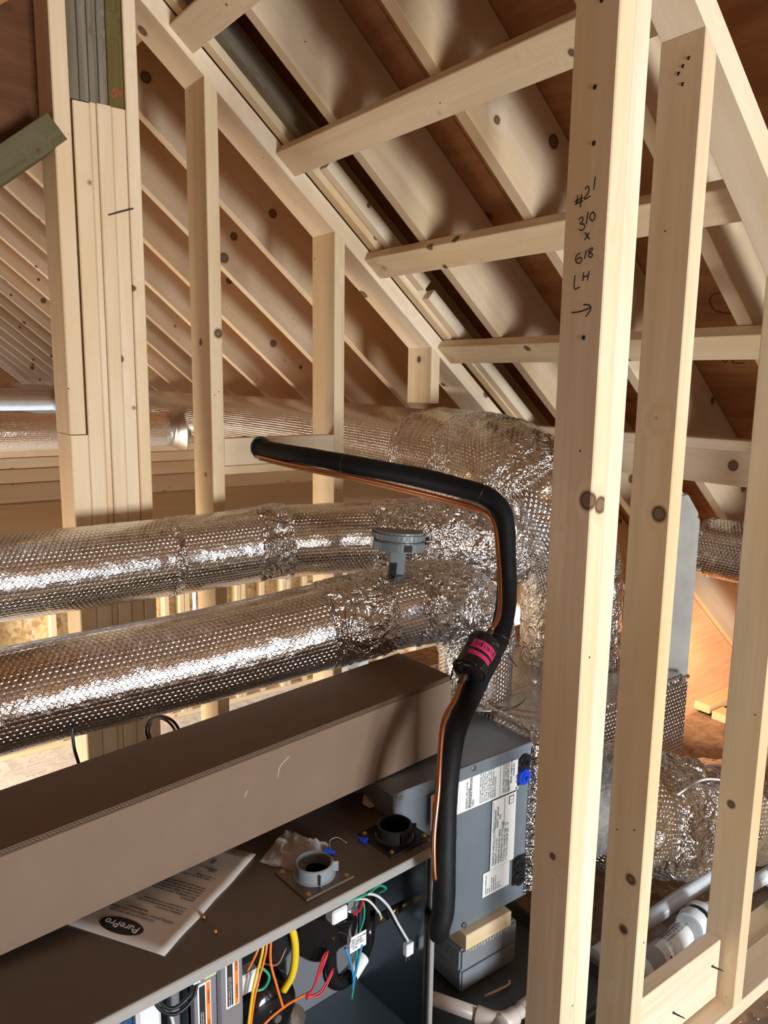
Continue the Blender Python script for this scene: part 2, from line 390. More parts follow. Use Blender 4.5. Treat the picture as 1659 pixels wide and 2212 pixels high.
# ------------------------------------------------------------------ floors
def slab(name, x0, x1, y0, y1, z0, z1, mat, parent=None): return box(name, (x1-x0, y1-y0, z1-z0), mat, parent, ((x0+x1)/2, (y0+y1)/2, (z0+z1)/2), .002)
fl = thing('floor', None, None); fl['kind'] = 'structure'
k = 0
for iy, (ya, yb) in enumerate(((-3.2, -1.3), (-1.3, -.05), (-.05, 1.18), (1.18, 2.40))):
    xs = [-2.2, .2+.6*(iy % 2), 2.6+.6*(iy % 2)-.5, 4.25]
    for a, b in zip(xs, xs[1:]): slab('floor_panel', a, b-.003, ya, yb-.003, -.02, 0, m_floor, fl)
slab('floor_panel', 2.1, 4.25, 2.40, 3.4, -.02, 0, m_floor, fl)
lf = thing('floor', None, None); lf['kind'] = 'structure'
for i in range(4): slab('floor_panel', -3+1.9*i, -3+1.9*(i+1)-.004, 2.3, 6.2, -1.22, -1.2, m_floor2, lf)
# ------------------------------------------------------------------ roof
def roof(sign):
    root = thing('ceiling', None, None); root['kind'] = 'structure'
    if sign > 0: sl, nr, ku, xa, xb, f = SL, NR, KU, XR+.02, 4.1, 1
    else: sl, nr, ku, xa, xb, f = SL2, NR2, KU2, XR-.02, XR-3.17, -1
    kz = lambda x, k: k-f*TAN*x
    for i in range(-9, 22):
        Y = 1.086+.4365*i
        if sign < 0 and (Y > 6.2 or .9 < Y < 2.5): continue
        j = random.uniform(-.003, .003)
        ku_ = KU2N if sign < 0 and Y < 2.3 else ku
        a = Vector((xa, Y-.0203+j, kz(xa, ku_+.155))); b = Vector((xb, Y-.0203+j, kz(xb, ku_+.155)))
        board('rafter', a, b, nr, .238, .0405, m_raft, root, c0=(1, 0, 0), c1=(1, 0, 0), bev=.003)
    # plywood sheets, long side across the rafters, staggered
    Ls = (Vector((xb, 0, kz(xb, 0)))-Vector((xa, 0, kz(xa, 0)))).length; row = 0; s = 0
    while s < Ls-.05:
        s2 = min(Ls, s+1.3); y = -3.4-(1.3 if row % 2 and sign > 0 else 0)
        if sign < 0: y = -2.85
        while y < 10.6:
            y0, y1 = max(y, -3.4), min(y+2.6, 10.6)
            if y1-y0 > .1:
                kn = KU2N if sign < 0 and y1 < 2.5 else ku
                c = Vector((xa, (y0+y1)/2, kz(xa, kn+.31)))+sl*((s+s2)/2)+nr*.009
                m = Matrix((Vector((0, 1, 0)), sl*-1 if f > 0 else sl, nr)).transposed().to_4x4(); m.translation = c
                box('roof_panel', (y1-y0-.004, s2-s-.004, .017), m_ply, root, m, .0012)
            y += 2.6
        s = s2; row += 1
    return root
r1 = roof(1); r2_ = roof(-1)
board('ridge_beam', (XR, -3.3, 2.73), (XR, 10.5, 2.73), (0, 0, 1), .30, .038, m_raft, r1)
# 2x4 blocking nailed flat under the rafters, from one partition to the other
for i, (x, ya, yb) in enumerate(((.93, .93, 2.235), (1.257, .93, 2.224), (1.590, .93, 2.226), (1.921, .93, 2.230))):
    c = Vector((x+.034, 0, zk(x+.034)))-NR*.0192
    board('blocking', (c.x, ya, c.z), (c.x, yb, c.z), SL, .0889, .036, m_stud, r1)
# sistered strips beside the far plate
for (x0, x1, y, k0, k1, m) in ((.75, 1.98, 2.195, KU+.002, KU+.07, m_stud), (.95, 1.345, 2.152, KU+.03, KU+.10, m_weath), (1.38, 1.78, 2.155, KU+.03, KU+.085, m_plate), (1.80, 2.6, 2.158, KU+.02, KU+.075, m_plate), (2.0, 2.7, 2.195, KU+.012, KU+.075, m_stud)):
    km = (k0+k1)/2; board('filler_strip', (x0, y, zk(x0, km)), (x1, y, zk(x1, km)), NR, (k1-k0)*CT, .039, m, r1)
board('knee_plate', (2.32, .2, 1.385), (2.32, 4.6, 1.385), (0, 0, 1), .034, .09, m_plate, r1)
board('knee_beam', (2.33, .2, 1.312), (2.33, 4.6, 1.312), (0, 0, 1), .108, .04, m_plate, r1)
ch = [[(2.34, 1.392, 1.67), (2.384, 1.375, 1.633), (2.345, 1.343, 1.666)], [(2.345, 1.319, 1.666), (2.385, 1.349, 1.633), (2.388, 1.312, 1.63)], [(2.345, 1.319, 1.666), (2.343, 1.285, 1.668)], [(2.365, 1.333, 1.65), (2.362, 1.304, 1.652)],
      [(2.156, 1.267, 1.824), (2.16, 1.3, 1.82), (2.18, 1.322, 1.803), (2.21, 1.319, 1.779), (2.223, 1.275, 1.768)]]
o = stroke_mesh('pencil_marks', [[Vector((p[0], p[1], zk(p[0], KT)-.0015)) for p in s] for s in ch], .003, m_ink, r1, -NR, .0005)
o['label'] = 'black pencilled letters V E and a loop'
# ceiling joists over the lower room
for i in range(7):
    y = 2.75+.52*i; board('joist', (-2.2, y, 1.05), (2.28, y, 1.05), (0, 0, 1), .20, .04, m_raft, r1)
# ------------------------------------------------------------------ gable partitions (wood frame walls)
YA0, YA1 = 2.215, 2.355; YAC = (YA0+YA1)/2
wa = thing('wall_left', None, None); wa['kind'] = 'structure'
def plate(x0, x1, k0, k1, yc, wd, f, ku, mat, par, name='top_plate'):
    km = (k0+k1)/2; nr = NR if f > 0 else NR2; g = lambda x: km-f*TAN*x
    return board(name, (x0, yc, g(x0)), (x1, yc, g(x1)), nr, (k1-k0)*CT, wd, mat, par)
plate(.70, 2.6, KB, KU-.001, YAC, .14, 1, KU, m_plate, wa)
plate(.60, -1.3, 1.648, 1.745, YAC, .14, -1, KU2, m_beam, wa)['label'] = 'greenish stained plate sloping the other way'
def stud(x0, z0, z1, yc, d, mat, par, cut=True, wdt=.0405):
    return board('stud', (x0+wdt/2, yc, z0), (x0+wdt/2, yc, z1), (1, 0, 0), wdt, d, mat, par, c0=(0, 0, 1), c1=tuple(NR) if cut else None)
for x in (1.006, 1.449): stud(x, .04, zk(x+.02, KB), YAC, .14, m_stud, wa)
stud(1.872, 1.485, zk(1.892, KB), YAC, .14, m_stud, wa)
board('bottom_plate', (.5, YAC, .02), (1.7, YAC, .02), (0, 1, 0), .14, .04, m_stud, wa)
hd = board('header', (1.047, YA0+.02, 1.34), (1.449, YA0+.02, 1.34), (0, 0, 1), .085, .036, m_plate, wa)
board('header', (1.047, YA0+.05, 1.283), (1.449, YA0+.05, 1.283), (0, 0, 1), .026, .09, m_stud, wa)
o = lathe('pipe_hole', [(.0, -.006), (.030, -.006), (.033, .0005), (.0355, .001)], m_black, wa, zaxis((1.171, YA0+.0015, 1.350), (0, -1, 0)), 28); o['label'] = 'round hole bored through the short board'
# built-up column
pc = thing('column', 'thick built-up column of spruce studs with a weathered beam pocket near its top', 'post', (.70, YAC, 0))
m_col = wood('column_spruce', (.80, .64, .45), (.72, .54, .34), knots=.8, var=.15)
plies = ((.593, .640, .04, 1.405, 0), (.640, .6835, .04, 2.268, 0), (.6835, .7015, .04, 2.272, .003), (.7015, .7405, .04, 2.272, -.001), (.7405, .7795, .04, 2.272, .004), (.7795, .8155, .04, 2.9, .0))
for a, b, z0, z1, dy in plies:
    board('ply', ((a+b)/2, YAC+dy, z0), ((a+b)/2, YAC+dy, z1), (1, 0, 0), b-a-.0008, .14, m_col, pc, bev=.003)
board('ply', (.6135, YAC+.001, 1.4075), (.6135, YAC+.001, 2.78), (1, 0, 0), .043, .14, m_col, pc, bev=.003)
for a, b, mt in ((.637, .6625, m_weath), (.663, .6875, m_weath), (.688, .7125, m_weath), (.713, .7365, m_weath), (.737, .7795, m_treat)):
    board('beam_ply', ((a+b)/2, YAC+.006, 2.2745), ((a+b)/2, YAC+.006, 2.8), (1, 0, 0), b-a-.001, .13, mt, pc, bev=.002)['label'] = 'weathered grey beam ply' if mt is m_weath else 'greenish treated beam ply with red lettering'
text('stamp', 'SYP', .03, m_redink, pc, Matrix.Translation((.745, YAC-.0605, 2.30)) @ Matrix.Rotation(R(90), 4, 'X'))
stroke_mesh('pencil_mark', [[(.719, 2.212, 1.994), (.788, 2.212, 2.02)]], .004, m_ink, pc, (0, -1, 0), .0012)
# added sheet above the other plate, dark colour for the shaded roof beyond
prism('shade_panel', [(-.7, 1.15), (.60, 2.235), (.60, 3.0), (-.7, 3.0)], -.006, .006, plywood('shade_plywood', (.15, .06, .024), (.09, .032, .012)), wa, Matrix.Translation((0, 2.364, 0)) @ Matrix.Rotation(R(90), 4, 'X'))
# near partition
YB0, YB1 = .832, .921; YBC = (YB0+YB1)/2
wb = thing('wall_right', None, None); wb['kind'] = 'structure'
plate(.80, 3.7, KB, KU-.001, YBC, .089, 1, KU, m_plate, wb)
o = stud(1.063, .04, zk(1.083, KB), YBC, .089, m_stud, wb, wdt=.038); o['label'] = 'door stud with black handwritten size marks and an arrow'
stud(1.1015, .04, zk(1.12, KB), YBC, .089, m_plate, wb, wdt=.041)
stud(1.296, .04, zk(1.316, KB), YBC, .089, m_stud, wb, wdt=.0375)
stud(1.733, .04, zk(1.752, KB), YBC, .089, m_stud, wb)
stud(2.16, .04, zk(2.18, KB), YBC, .089, m_stud, wb)
board('bottom_plate', (1.27, YBC, .02), (3.9, YBC, .02), (0, 1, 0), .089, .04, m_plate, wb)
HW = [[(0.895, 1.871), (0.897, 1.856)], [(0.887, 1.871), (0.889, 1.85)], [(0.901, 1.861), (0.884, 1.865)], [(0.9, 1.857), (0.883, 1.86)], [(0.881, 1.877), (0.876, 1.881), (0.872, 1.877), (0.875, 1.869), (0.882, 1.863), (0.877, 1.862), (0.869, 1.865)], [(0.861, 1.893), (0.863, 1.873)], [(0.89, 1.831), (0.884, 1.835), (0.881, 1.829), (0.888, 1.824), (0.88, 1.823), (0.877, 1.817), (0.883, 1.813), (0.888, 1.816)], [(0.872, 1.841), (0.874, 1.822)], [(0.861, 1.839), (0.867, 1.836), (0.867, 1.829), (0.861, 1.825), (0.857, 1.831), (0.86, 1.838), (0.862, 1.839)], [(0.876, 1.809), (0.866, 1.797)], [(0.867, 1.808), (0.876, 1.797)], [(0.883, 1.778), (0.891, 1.774), (0.892, 1.766), (0.885, 1.761), (0.879, 1.766), (0.884, 1.771), (0.89, 1.767)], [(0.871, 1.781), (0.874, 1.767)], [(0.858, 1.783), (0.866, 1.781), (0.864, 1.776), (0.858, 1.773), (0.86, 1.768), (0.866, 1.771), (0.863, 1.777), (0.857, 1.781)], [(0.892, 1.743), (0.892, 1.721), (0.881, 1.723)], [(0.874, 1.746), (0.875, 1.732)], [(0.863, 1.747), (0.865, 1.732)], [(0.875, 1.738), (0.864, 1.74)], [(0.895, 1.682), (0.876, 1.683), (0.856, 1.688)], [(0.871, 1.693), (0.861, 1.693), (0.855, 1.688), (0.858, 1.681), (0.865, 1.674)]]
stroke_mesh('handwriting', [[Vector((1.063, y, z)) for y, z in s] for s in HW], .0022, m_ink, wb, (-1, 0, 0), .0006)
# nail heads along the door stud and the stud tops
for y, z in ((.868, 2.23), (.868, 2.155), (.872, 2.03), (.868, 1.945), (.867, 1.64)):
    lathe('nail_head', [(.0, .0008), (.0035, .0006), (.0042, -.0005)], m_black, wb, zaxis((1.0625, y, z), (-1, 0, 0)), 10)
for y, z in ((.872, 2.115), (.862, 2.125), (.870, 2.085), (.880, 2.105)):
    lathe('nail_head', [(.0, .0008), (.0028, .0006), (.0034, -.0005)], m_black, wb, zaxis((1.2955, y, z), (-1, 0, 0)), 10)
# short board fixed between the two studs
bk = thing('blocking_board', 'short pale board with two black screws sticking out, between two studs near the floor', 'board', (1.53, .893, .045))
board('plank', (1.335, .893, .1275), (1.722, .893, .1275), (0, 0, 1), .160, .037, m_plate, bk)
for x, z in ((1.53, .105), (1.69, .150)):
    lsw = sweep('screw', [(x, .876, z), (x+.006, .846, z+.002)], lambda t: .0028*(1-.6*t), m_black, bk, 8)
# ------------------------------------------------------------------ far lower room wall (studs over sheets)
wk = thing('wall_back', None, None); wk['kind'] = 'structure'
YW = 5.95
for a, b in ((-2.6, -1.3), (-1.3, 0), (0, 1.25), (1.25, 2.50), (2.53, 3.7), (3.7, 4.9), (4.9, 6.1)): slab('wall_panel', a, b-.004, YW, YW+.015, -1.2, 1.0, m_osb, wk)
for i in range(17):
    x = -1.2+.43*i; board('stud', (x, YW-.045, -1.16), (x, YW-.045, 1.0), (1, 0, 0), .040, .089, m_stud, wk)
for x in (2.36, 2.405, 2.60, 2.645, 2.86, 2.905, 3.3, 3.345, 3.7, 4.1): board('stud', (x, YW-.05, -1.16), (x, YW-.05, 1.0), (1, 0, 0), .040, .12, m_stud, wk)
board('bottom_plate', (-2.6, YW-.05, -1.18), (6.1, YW-.05, -1.18), (0, 1, 0), .089, .038, m_stud, wk)
# walls out of view that close the attic (window openings carry the daylight lamps)
wf = thing('wall_front', None, None); wf['kind'] = 'structure'
for a, b, c, d in ((-2.2, .5, 0, 1.5), (2.4, 4.2, 0, 1.2), (.5, 2.4, 0, .15), (.5, 2.4, 1.8, 2.2), (-.5, .5, 1.5, 2.2), (.3, 1.6, 2.2, 2.6)): slab('wall_panel', a, b, -3.12, -3.10, c, d, m_osb, wf)
we = thing('wall_back', None, None); we['kind'] = 'structure'
slab('wall_panel', -2.3, 4.2, 10.3, 10.32, -.2, 2.9, m_ply, we)
wl = thing('wall_left', None, None); wl['kind'] = 'structure'
slab('wall_panel', -2.95, -2.93, 2.3, 6.2, -1.2, -.9, m_osb, wl); slab('wall_panel', -2.95, -2.93, 2.3, 6.2, 1.0, 1.15, m_osb, wl)
# low eave at the far right: plywood end panel and heel blocks
ev = thing('trim_1', None, None); ev['kind'] = 'structure'
slab('eave_panel', 3.98, 4.0, -3.0, 10.0, 0, .28, m_ply, ev)
pr_ = prism('eave_triangle', [(2.9, .0), (3.975, .0), (2.9, .895)], -.009, .009, plywood('pale_plywood', (.72, .42, .22), (.60, .32, .15)), ev, Matrix.Translation((0, 1.948, 0)) @ Matrix.Rotation(R(90), 4, 'X'))
board('heel_block', (3.35, 1.90, .045), (3.95, 1.90, .045), (0, 0, 1), .04, .08, m_stud, ev)
board('heel_block', (3.40, 1.3, .022), (3.40, 1.85, .022), (1, 0, 0), .09, .04, m_stud, ev)
# ------------------------------------------------------------------ foil ducts
def red_ring(parent, c, axis, r, s, n_rep=3, size=.016, a0=0.0):
    """red print running round the duct"""
    ax = Vector(axis).normalized(); e1 = (Vector((0, 0, 1))-ax*ax.z).normalized(); e2 = ax.cross(e1); c = Vector(c)
    def bend(co):
        a = a0-co.x/r; d = e1*math.cos(a)+e2*math.sin(a); return d*(r+.0012+co.z)-ax*co.y
    return text('red_print', s, size, m_redink, parent, Matrix.Translation(c), ext=.0003, bend=bend)
# near lower duct with its elbow down into the plenum
D1 = thing('supply_duct', 'foil duct nearest the long box, grey damper motor on top, bending down at its end', 'duct', (1.53, 1.58, .66), 'foil ducts')
pts = [(-.55, 1.80, .795), (-.1, 1.775, .838), (.29, 1.735, .882), (.73, 1.692, .905), (1.15, 1.628, .948), (1.34, 1.60, .962), (1.45, 1.588, .945), (1.515, 1.582, .875), (1.53, 1.58, .80), (1.53, 1.58, .665)]
P1 = resample(catmull(pts, 10), .012); L1 = plen(P1)
sA = .885+.36
sx = lambda P, X: next((sum((b-a).length for a, b in zip(P[:i], P[1:i+1])) for i, p in enumerate(P) if p.x >= X), 0)
s115 = sx(P1, 1.03); sel = sx(P1, 1.20); sel2 = sx(P1, 1.40)
sweep('insulation_wrap', sub(P1, 0, s115+.02), .1115, m_foil, D1, 64, amp=.002, nscale=9)
sweep('foil_tape', resample(sub(P1, s115, sel+.0), .004), .1135, m_tape, D1, 120, amp=.008, nscale=26, seed=3)
sweep('insulation_wrap', sub(P1, sel-.01, sel+.09), .111, m_foil, D1, 64, amp=.003, nscale=20)
sweep('foil_tape', resample(sub(P1, sel+.07, L1-.14), .004), lambda t: .112, m_tape, D1, 120, amp=.012, nscale=24, seed=9)
sweep('insulation_wrap', sub(P1, L1-.17, L1), .108, m_foil, D1, 64, amp=.002)
lathe('collar', [(.108, 0), (.150, 0), (.150, .003), (.108, .003)], m_galv, D1, (1.53, 1.58, .6665), 40)
xr = sx(P1, .225); q = sub(P1, xr-.01, xr+.01)
red_ring(D1, q[0], q[-1]-q[0], .1135, 'FLAME SPREAD LESS THAN 25 • SMOKE DEVELOPED LESS THAN 50', size=.0135, a0=2.6)
# near upper duct that runs into the big elbow
D2 = thing('supply_duct', 'foil wrapped duct crossing in front of the wooden column, above the other near duct', 'duct', (.9, 2.07, .955), 'foil ducts')
pts = [(-.5, 2.03, 1.09), (-.05, 2.05, 1.08), (.365, 2.065, 1.07), (.82, 2.075, 1.068), (1.15, 2.04, 1.078), (1.45, 1.93, 1.08), (1.66, 1.80, 1.075), (1.83, 1.70, 1.06)]
P2 = resample(catmull(pts, 10), .012); L2 = plen(P2); sb = sx(P2, 1.05); sc2 = sx(P2, 1.16); sd = sx(P2, 1.40)
sweep('insulation_wrap', sub(P2, 0, sx(P2, .80)+.005), .1095, m_foil, D2, 64, amp=.002, nscale=8)
sweep('insulation_wrap', sub(P2, sx(P2, .80)-.005, sb+.02), .1105, m_foil, D2, 64, amp=.002, nscale=8)
sweep('foil_tape', resample(sub(P2, sb, sc2), .004), .112, m_tape, D2, 120, amp=.014, nscale=20, seed=5)
sweep('insulation_wrap', sub(P2, sc2-.01, sd+.02), .110, m_foil_dk, D2, 64, amp=.003, nscale=12)
sweep('foil_tape', resample(sub(P2, sd, L2), .005), lambda t: .112+.02*t, m_tape, D2, 120, amp=.014, nscale=18, seed=7)
q = sub(P2, sx(P2, .80)-.012, sx(P2, .80)+.012); sweep('foil_tape', resample(q, .004), .1115, m_tape, D2, 96, amp=.003, nscale=50)
# main trunk, big elbow and riser
D3 = thing('trunk_duct', 'largest foil duct, coming from the far end and turning down behind the door stud', 'duct', (1.98, 1.60, .66), 'foil ducts')
pts = [(2.02, 10.0, 1.33), (2.02, 7.5, 1.325), (2.02, 5, 1.32), (2.0, 3.5, 1.315), (1.95, 2.6, 1.305), (1.88, 2.05, 1.295), (1.86, 1.86, 1.285)]
P3 = resample(catmull(pts, 10), .03)
s3 = plen(P3)
sweep('insulation_wrap', sub(P3, 0, s3-1.15), lambda t: .15+.005*t, m_foil_dk, D3, 48, amp=.003, nscale=6)
sweep('insulation_wrap', sub(P3, s3-1.17, s3-.42), .158, m_foil_dk, D3, 64, amp=.003, nscale=6)
sweep('foil_tape', resample(sub(P3, s3-.44, s3-.33), .006), lambda t: .159+.012*t, m_tape, D3, 96, amp=.006, nscale=30)
sweep('insulation_wrap', resample(sub(P3, s3-.34, s3-.13), .01), lambda t: .172+.002*math.sin(t*40), m_foil_dk, D3, 96, amp=.004, nscale=14)
sweep('foil_tape', resample(sub(P3, s3-.14, s3), .005), .175, m_tape, D3, 140, amp=.008, nscale=24, seed=11)
pts = [(1.86, 1.88, 1.287), (1.855, 1.78, 1.27), (1.86, 1.69, 1.215), (1.89, 1.635, 1.14), (1.93, 1.61, 1.05), (1.965, 1.60, .95)]
P3b = resample(catmull(pts, 10), .006)
sweep('elbow', sub(P3b, 0, .15), .174, m_foil_dk, D3, 120, amp=.008, nscale=12, seed=2)
sweep('foil_tape', sub(P3b, .14, .22), .177, m_tape, D3, 140, amp=.012, nscale=22, seed=6)
sweep('elbow', sub(P3b, .21, plen(P3b)), lambda t: .174-.012*t, m_foil, D3, 140, amp=.010, nscale=16, seed=13)
sweep('riser', resample([(1.965, 1.60, .96), (1.98, 1.60, .667)], .01), .16, m_tape, D3, 120, amp=.008, nscale=20, seed=21)
q = sub(P3, s3-.36, s3-.33); red_ring(D3, q[0], q[-1]-q[0], .1765, 'FLAME SPREAD LESS THAN 25 • SMOKE DEVELOPED LESS THAN 50 • FLAME SPREAD LESS', size=.014, a0=2.7)
# branch ducts far away
def branch(x, y, z, r, x0, label):
    b = thing('branch_duct', label, 'duct', (x0, y, z-r), 'foil ducts')
    P = resample([(x0, y, z), (x-.12, y, z)], .05); sweep('insulation_wrap', P, r, m_foil, b, 48, amp=.002)
    sweep('saddle_collar', resample([(x-.13, y, z), (x-.10, y, z), (x-.02, y-.02, z)], .01), lambda t: r*(1.0+.55*t*t), m_galv, b, 48)
    return b
branch(1.93, 4.62, 1.255, .105, -1.5, 'thicker far branch duct joining the trunk with a flared collar just right of the column')
branch(1.95, 7.35, 1.36, .095, -1.5, 'smaller farthest branch duct at the left edge, above the thicker branch')
# plenum box
PL = thing('plenum_box', 'foil wrapped supply plenum box joined to the right end of the coil cabinet', 'plenum', (1.82, 1.54, .2))
box('insulated_box', (.735, .515, .465), m_foilbox, PL, (1.8225, 1.5425, .4325), .02, True, 3)
for y in (1.285, 1.80): sweep('seam_tape', resample([(1.475, y, .664), (2.17, y, .664)], .01), .006, m_tape, PL, 12, amp=.003, nscale=60)
for (y0, y1, z) in ((1.30, 1.79, .667),): sweep('seam_tape', resample([(1.475, y0, z), (1.475, y1, z)], .008), .009, m_tape, PL, 12, amp=.004, nscale=60)
sweep('seam_tape', resample([(1.470, 1.283, .65), (1.470, 1.283, .22)], .008), .014, m_tape, PL, 12, amp=.006, nscale=40)
# thin pair of control wires over plenum
cw = thing('control_wire', 'thin brownish thermostat wire laid across the plenum top with white ties', 'wire', (1.6, 1.4, .67))
sweep('wire', resample(catmull([(1.36, 1.60, .668), (1.48, 1.47, .672), (1.56, 1.34, .676), (1.66, 1.31, .676), (1.76, 1.30, .676)], 8), .01), .0028, WIRE['brown'], cw, 8)
sweep('wire', resample(catmull([(1.42, 1.52, .668), (1.55, 1.50, .676), (1.70, 1.50, .68), (1.80, 1.56, .70)], 8), .01), .002, WIRE['brown'], cw, 8)
for p in ((1.645, 1.312, .678), (1.70, 1.50, .682)): box('cable_tie', (.012, .012, .008), m_white, cw, p, .002)
# damper disc on riser
dd = thing('damper_dial', 'round white damper dial with markings seen in the gap between two studs', 'damper', (1.83, 1.40, .80))
lathe('dial_plate', [(0, .012), (.052, .012), (.055, .008), (.055, 0)], m_white, dd, zaxis((1.845, 1.425, .835), (-.35, -1, 0)), 40)
lathe('motor_disc', [(0, .03), (.040, .03), (.046, .022), (.046, 0)], m_greyc, dd, zaxis((1.85, 1.430, .745), (-.35, -1, 0)), 40)
for i in range(6): board('vent_slot', (1.812, 1.392, .72+.009*i), (1.835, 1.386, .72+.009*i), (0, 0, 1), .0025, .004, m_black, dd, bev=.0005)
text('marking', 'Closed', .008, m_ink, dd, frame((1.803, 1.424, .822), (.94, -.33, 0), (-.35, -1, 0)))
text('marking', 'Blade\nPosition', .007, m_ink, dd, frame((1.807, 1.423, .845), (.94, -.33, 0), (-.35, -1, 0)))
# small riser ring left over
# grey vent pipe
vp = thing('vent_stack', 'grey metal vent stack with a mitred top rising beside the middle stud', 'pipe', (2.16, 1.35, .665))
prism('stack', [(-.045, -.05), (.045, -.05), (.045, .50), (.0, .575), (-.045, .575)], -.04, .04, plain('dull_galvanised', (.36, .345, .315), .55, .25, bumpy=.1, bscale=12, var=.12), vp, frame((2.205, 1.365, .665), (.6, -.8, 0), (0, 0, 1)) @ Matrix.Rotation(R(90), 4, 'X'), .012)
# knee duct at right
kd = thing('supply_duct', 'short foil duct under the low roof at the far right, wrapped at its end', 'duct', (2.515, 1.3, .9), 'foil ducts')
kp = resample([(2.515, 1.50, 1.01), (2.515, -.2, 1.0)], .008)
sweep('foil_tape', sub(kp, 0, .07), lambda t: .075+.028*math.sin(min(1, t*1.2)*math.pi/2), m_tape, kd, 96, amp=.005, nscale=40)
sweep('insulation_wrap', sub(kp, .06, 1.6), .103, m_foil, kd, 64, amp=.002)
# flexible foil duct in front of the plenum
fx = thing('flexible_duct', 'crumpled flexible foil duct lying low behind the right studs', 'duct', (1.9, 1.1, .02), 'foil ducts')
fp = resample(catmull([(1.42, 1.17, .56), (1.6, 1.145, .481), (1.814, 1.118, .395), (2.065, 1.09, .33), (2.30, 1.07, .28), (2.7, 1.03, .26)], 10), .007)
lf_ = plen(fp)
sweep('insulation_wrap', sub(fp, .12, .34), lambda t: .150-.012*math.cos(t*6.28), m_foil_dk, fx, 140, amp=.014, nscale=13, seed=4)
sweep('foil_tape', sub(fp, .32, .58), lambda t: .138+.022*math.sin(t*3.14), m_tape, fx, 160, amp=.022, nscale=16, seed=8)
sweep('insulation_wrap', sub(fp, .56, lf_), .148, m_foil, fx, 120, amp=.012, nscale=12, seed=15)
sweep('tie_strap', resample(catmull([(1.70, 1.02, .53), (1.84, 1.02, .535), (1.98, 1.00, .48), (2.08, .96, .38)], 8), .01), .003, m_white, fx, 8)
# ------------------------------------------------------------------ damper actuator on the near duct
da = thing('damper_actuator', 'grey half-round damper motor housing standing on top of the lower near duct', 'actuator', (1.17, 1.60, 1.055))
Ma = Matrix.Translation((1.245, 1.592, 1.152)) @ Matrix.Rotation(R(-33), 4, 'Z') @ Matrix.Rotation(R(4), 4, 'Y')
ol = []
for i in range(17):
    a = R(180+i*180/16); ol.append((.073*math.cos(a)*(.98), .05*math.sin(a)-.006))
ol += [(.073, .022), (.055, .034), (-.055, .034), (-.073, .022)]
prism('housing_base', ol, -.026, -.001, m_grey, da, Ma, .003)
prism('housing_lid', [(x*.985, y*.985) for x, y in ol], 0, .024, m_grey, da, Ma, .006)
box('stem', (.042, .034, .07), m_grey, da, Ma @ Matrix.Translation((.0, -.012, -.055)), .003)
box('window_slot', (.022, .003, .018), m_black, da, Ma @ Matrix.Translation((.022, -.055, -.014)), .001)
for i in range(5): box('stem_rib', (.003, .036, .034), m_black, da, Ma @ Matrix.Translation((-.018+.004*i, -.014, -.075)), .0005)
lathe('knob', [(0, .008), (.010, .008), (.011, 0)], m_black, da, Ma @ zaxis((.073, .0, 0), (1, 0, 0)), 16)
box('label', (.018, .002, .026), m_lab, da, Ma @ Matrix.Translation((-.070, -.012, -.008)) @ Matrix.Rotation(R(-75), 4, 'Z'), .0005)
box('shaft_end', (.03, .02, .02), m_black, da, (1.22, 1.61, .846), .004)
# ------------------------------------------------------------------ furnace (local frame: x to the right along the front, y to the back, z up from its top)
FU = thing('furnace', 'grey furnace lying on its side with its front door off and wiring showing', 'furnace', Matrix.Translation((1.02, 1.157, .58)) @ Matrix.Rotation(R(3.9), 4, 'Z'))
TL = -1.0; DP = .72; FB = -.47
lbox('top_panel', (TL, 0, -.004), (0, DP, 0), m_cabtop, FU, .001)
lbox('front_lip', (TL, -.006, -.022), (0, .002, .0), m_edge, FU, .0025)
lbox('end_panel', (-.004, .0, FB), (0, DP, -.002), m_cab, FU, .001)
lbox('end_lip', (-.010, -.006, FB), (.002, .004, -.022), m_edge, FU, .002)
lbox('end_liner', (-.022, .004, FB+.005), (-.012, .23, -.006), m_dkfoil, FU, .001)
lbox('rubber_seal', (-.014, .0, FB), (-.0105, .012, -.024), m_black, FU, .0005)
lbox('bottom_panel', (TL, 0, FB-.004), (0, DP, FB), m_dkpan, FU, .001)
lbox('back_panel', (TL, DP-.004, FB), (0, DP, -.004), m_cab, FU, .001)
lbox('left_panel', (TL, .0, FB), (TL+.004, DP, -.004), m_cab, FU, .001)
lbox('vestibule_panel', (-.455, .235, FB), (-.012, .240, -.005), m_vest, FU, .001)
lbox('blower_compartment_panel', (TL+.01, .26, FB), (-.455, .264, -.005), m_dkpan, FU, .001)
lbox('liner_seam', (-.24, .06, -.012), (-.02, .225, -.006), m_vest, FU, .001)
lbox('gasket', (-.455, .215, FB+.001), (-.20, .234, FB+.016), m_seal, FU, .004)
lbox('rear_flange', (-.010, .10, .0), (.012, .30, .004), m_cabtop, FU, .001)
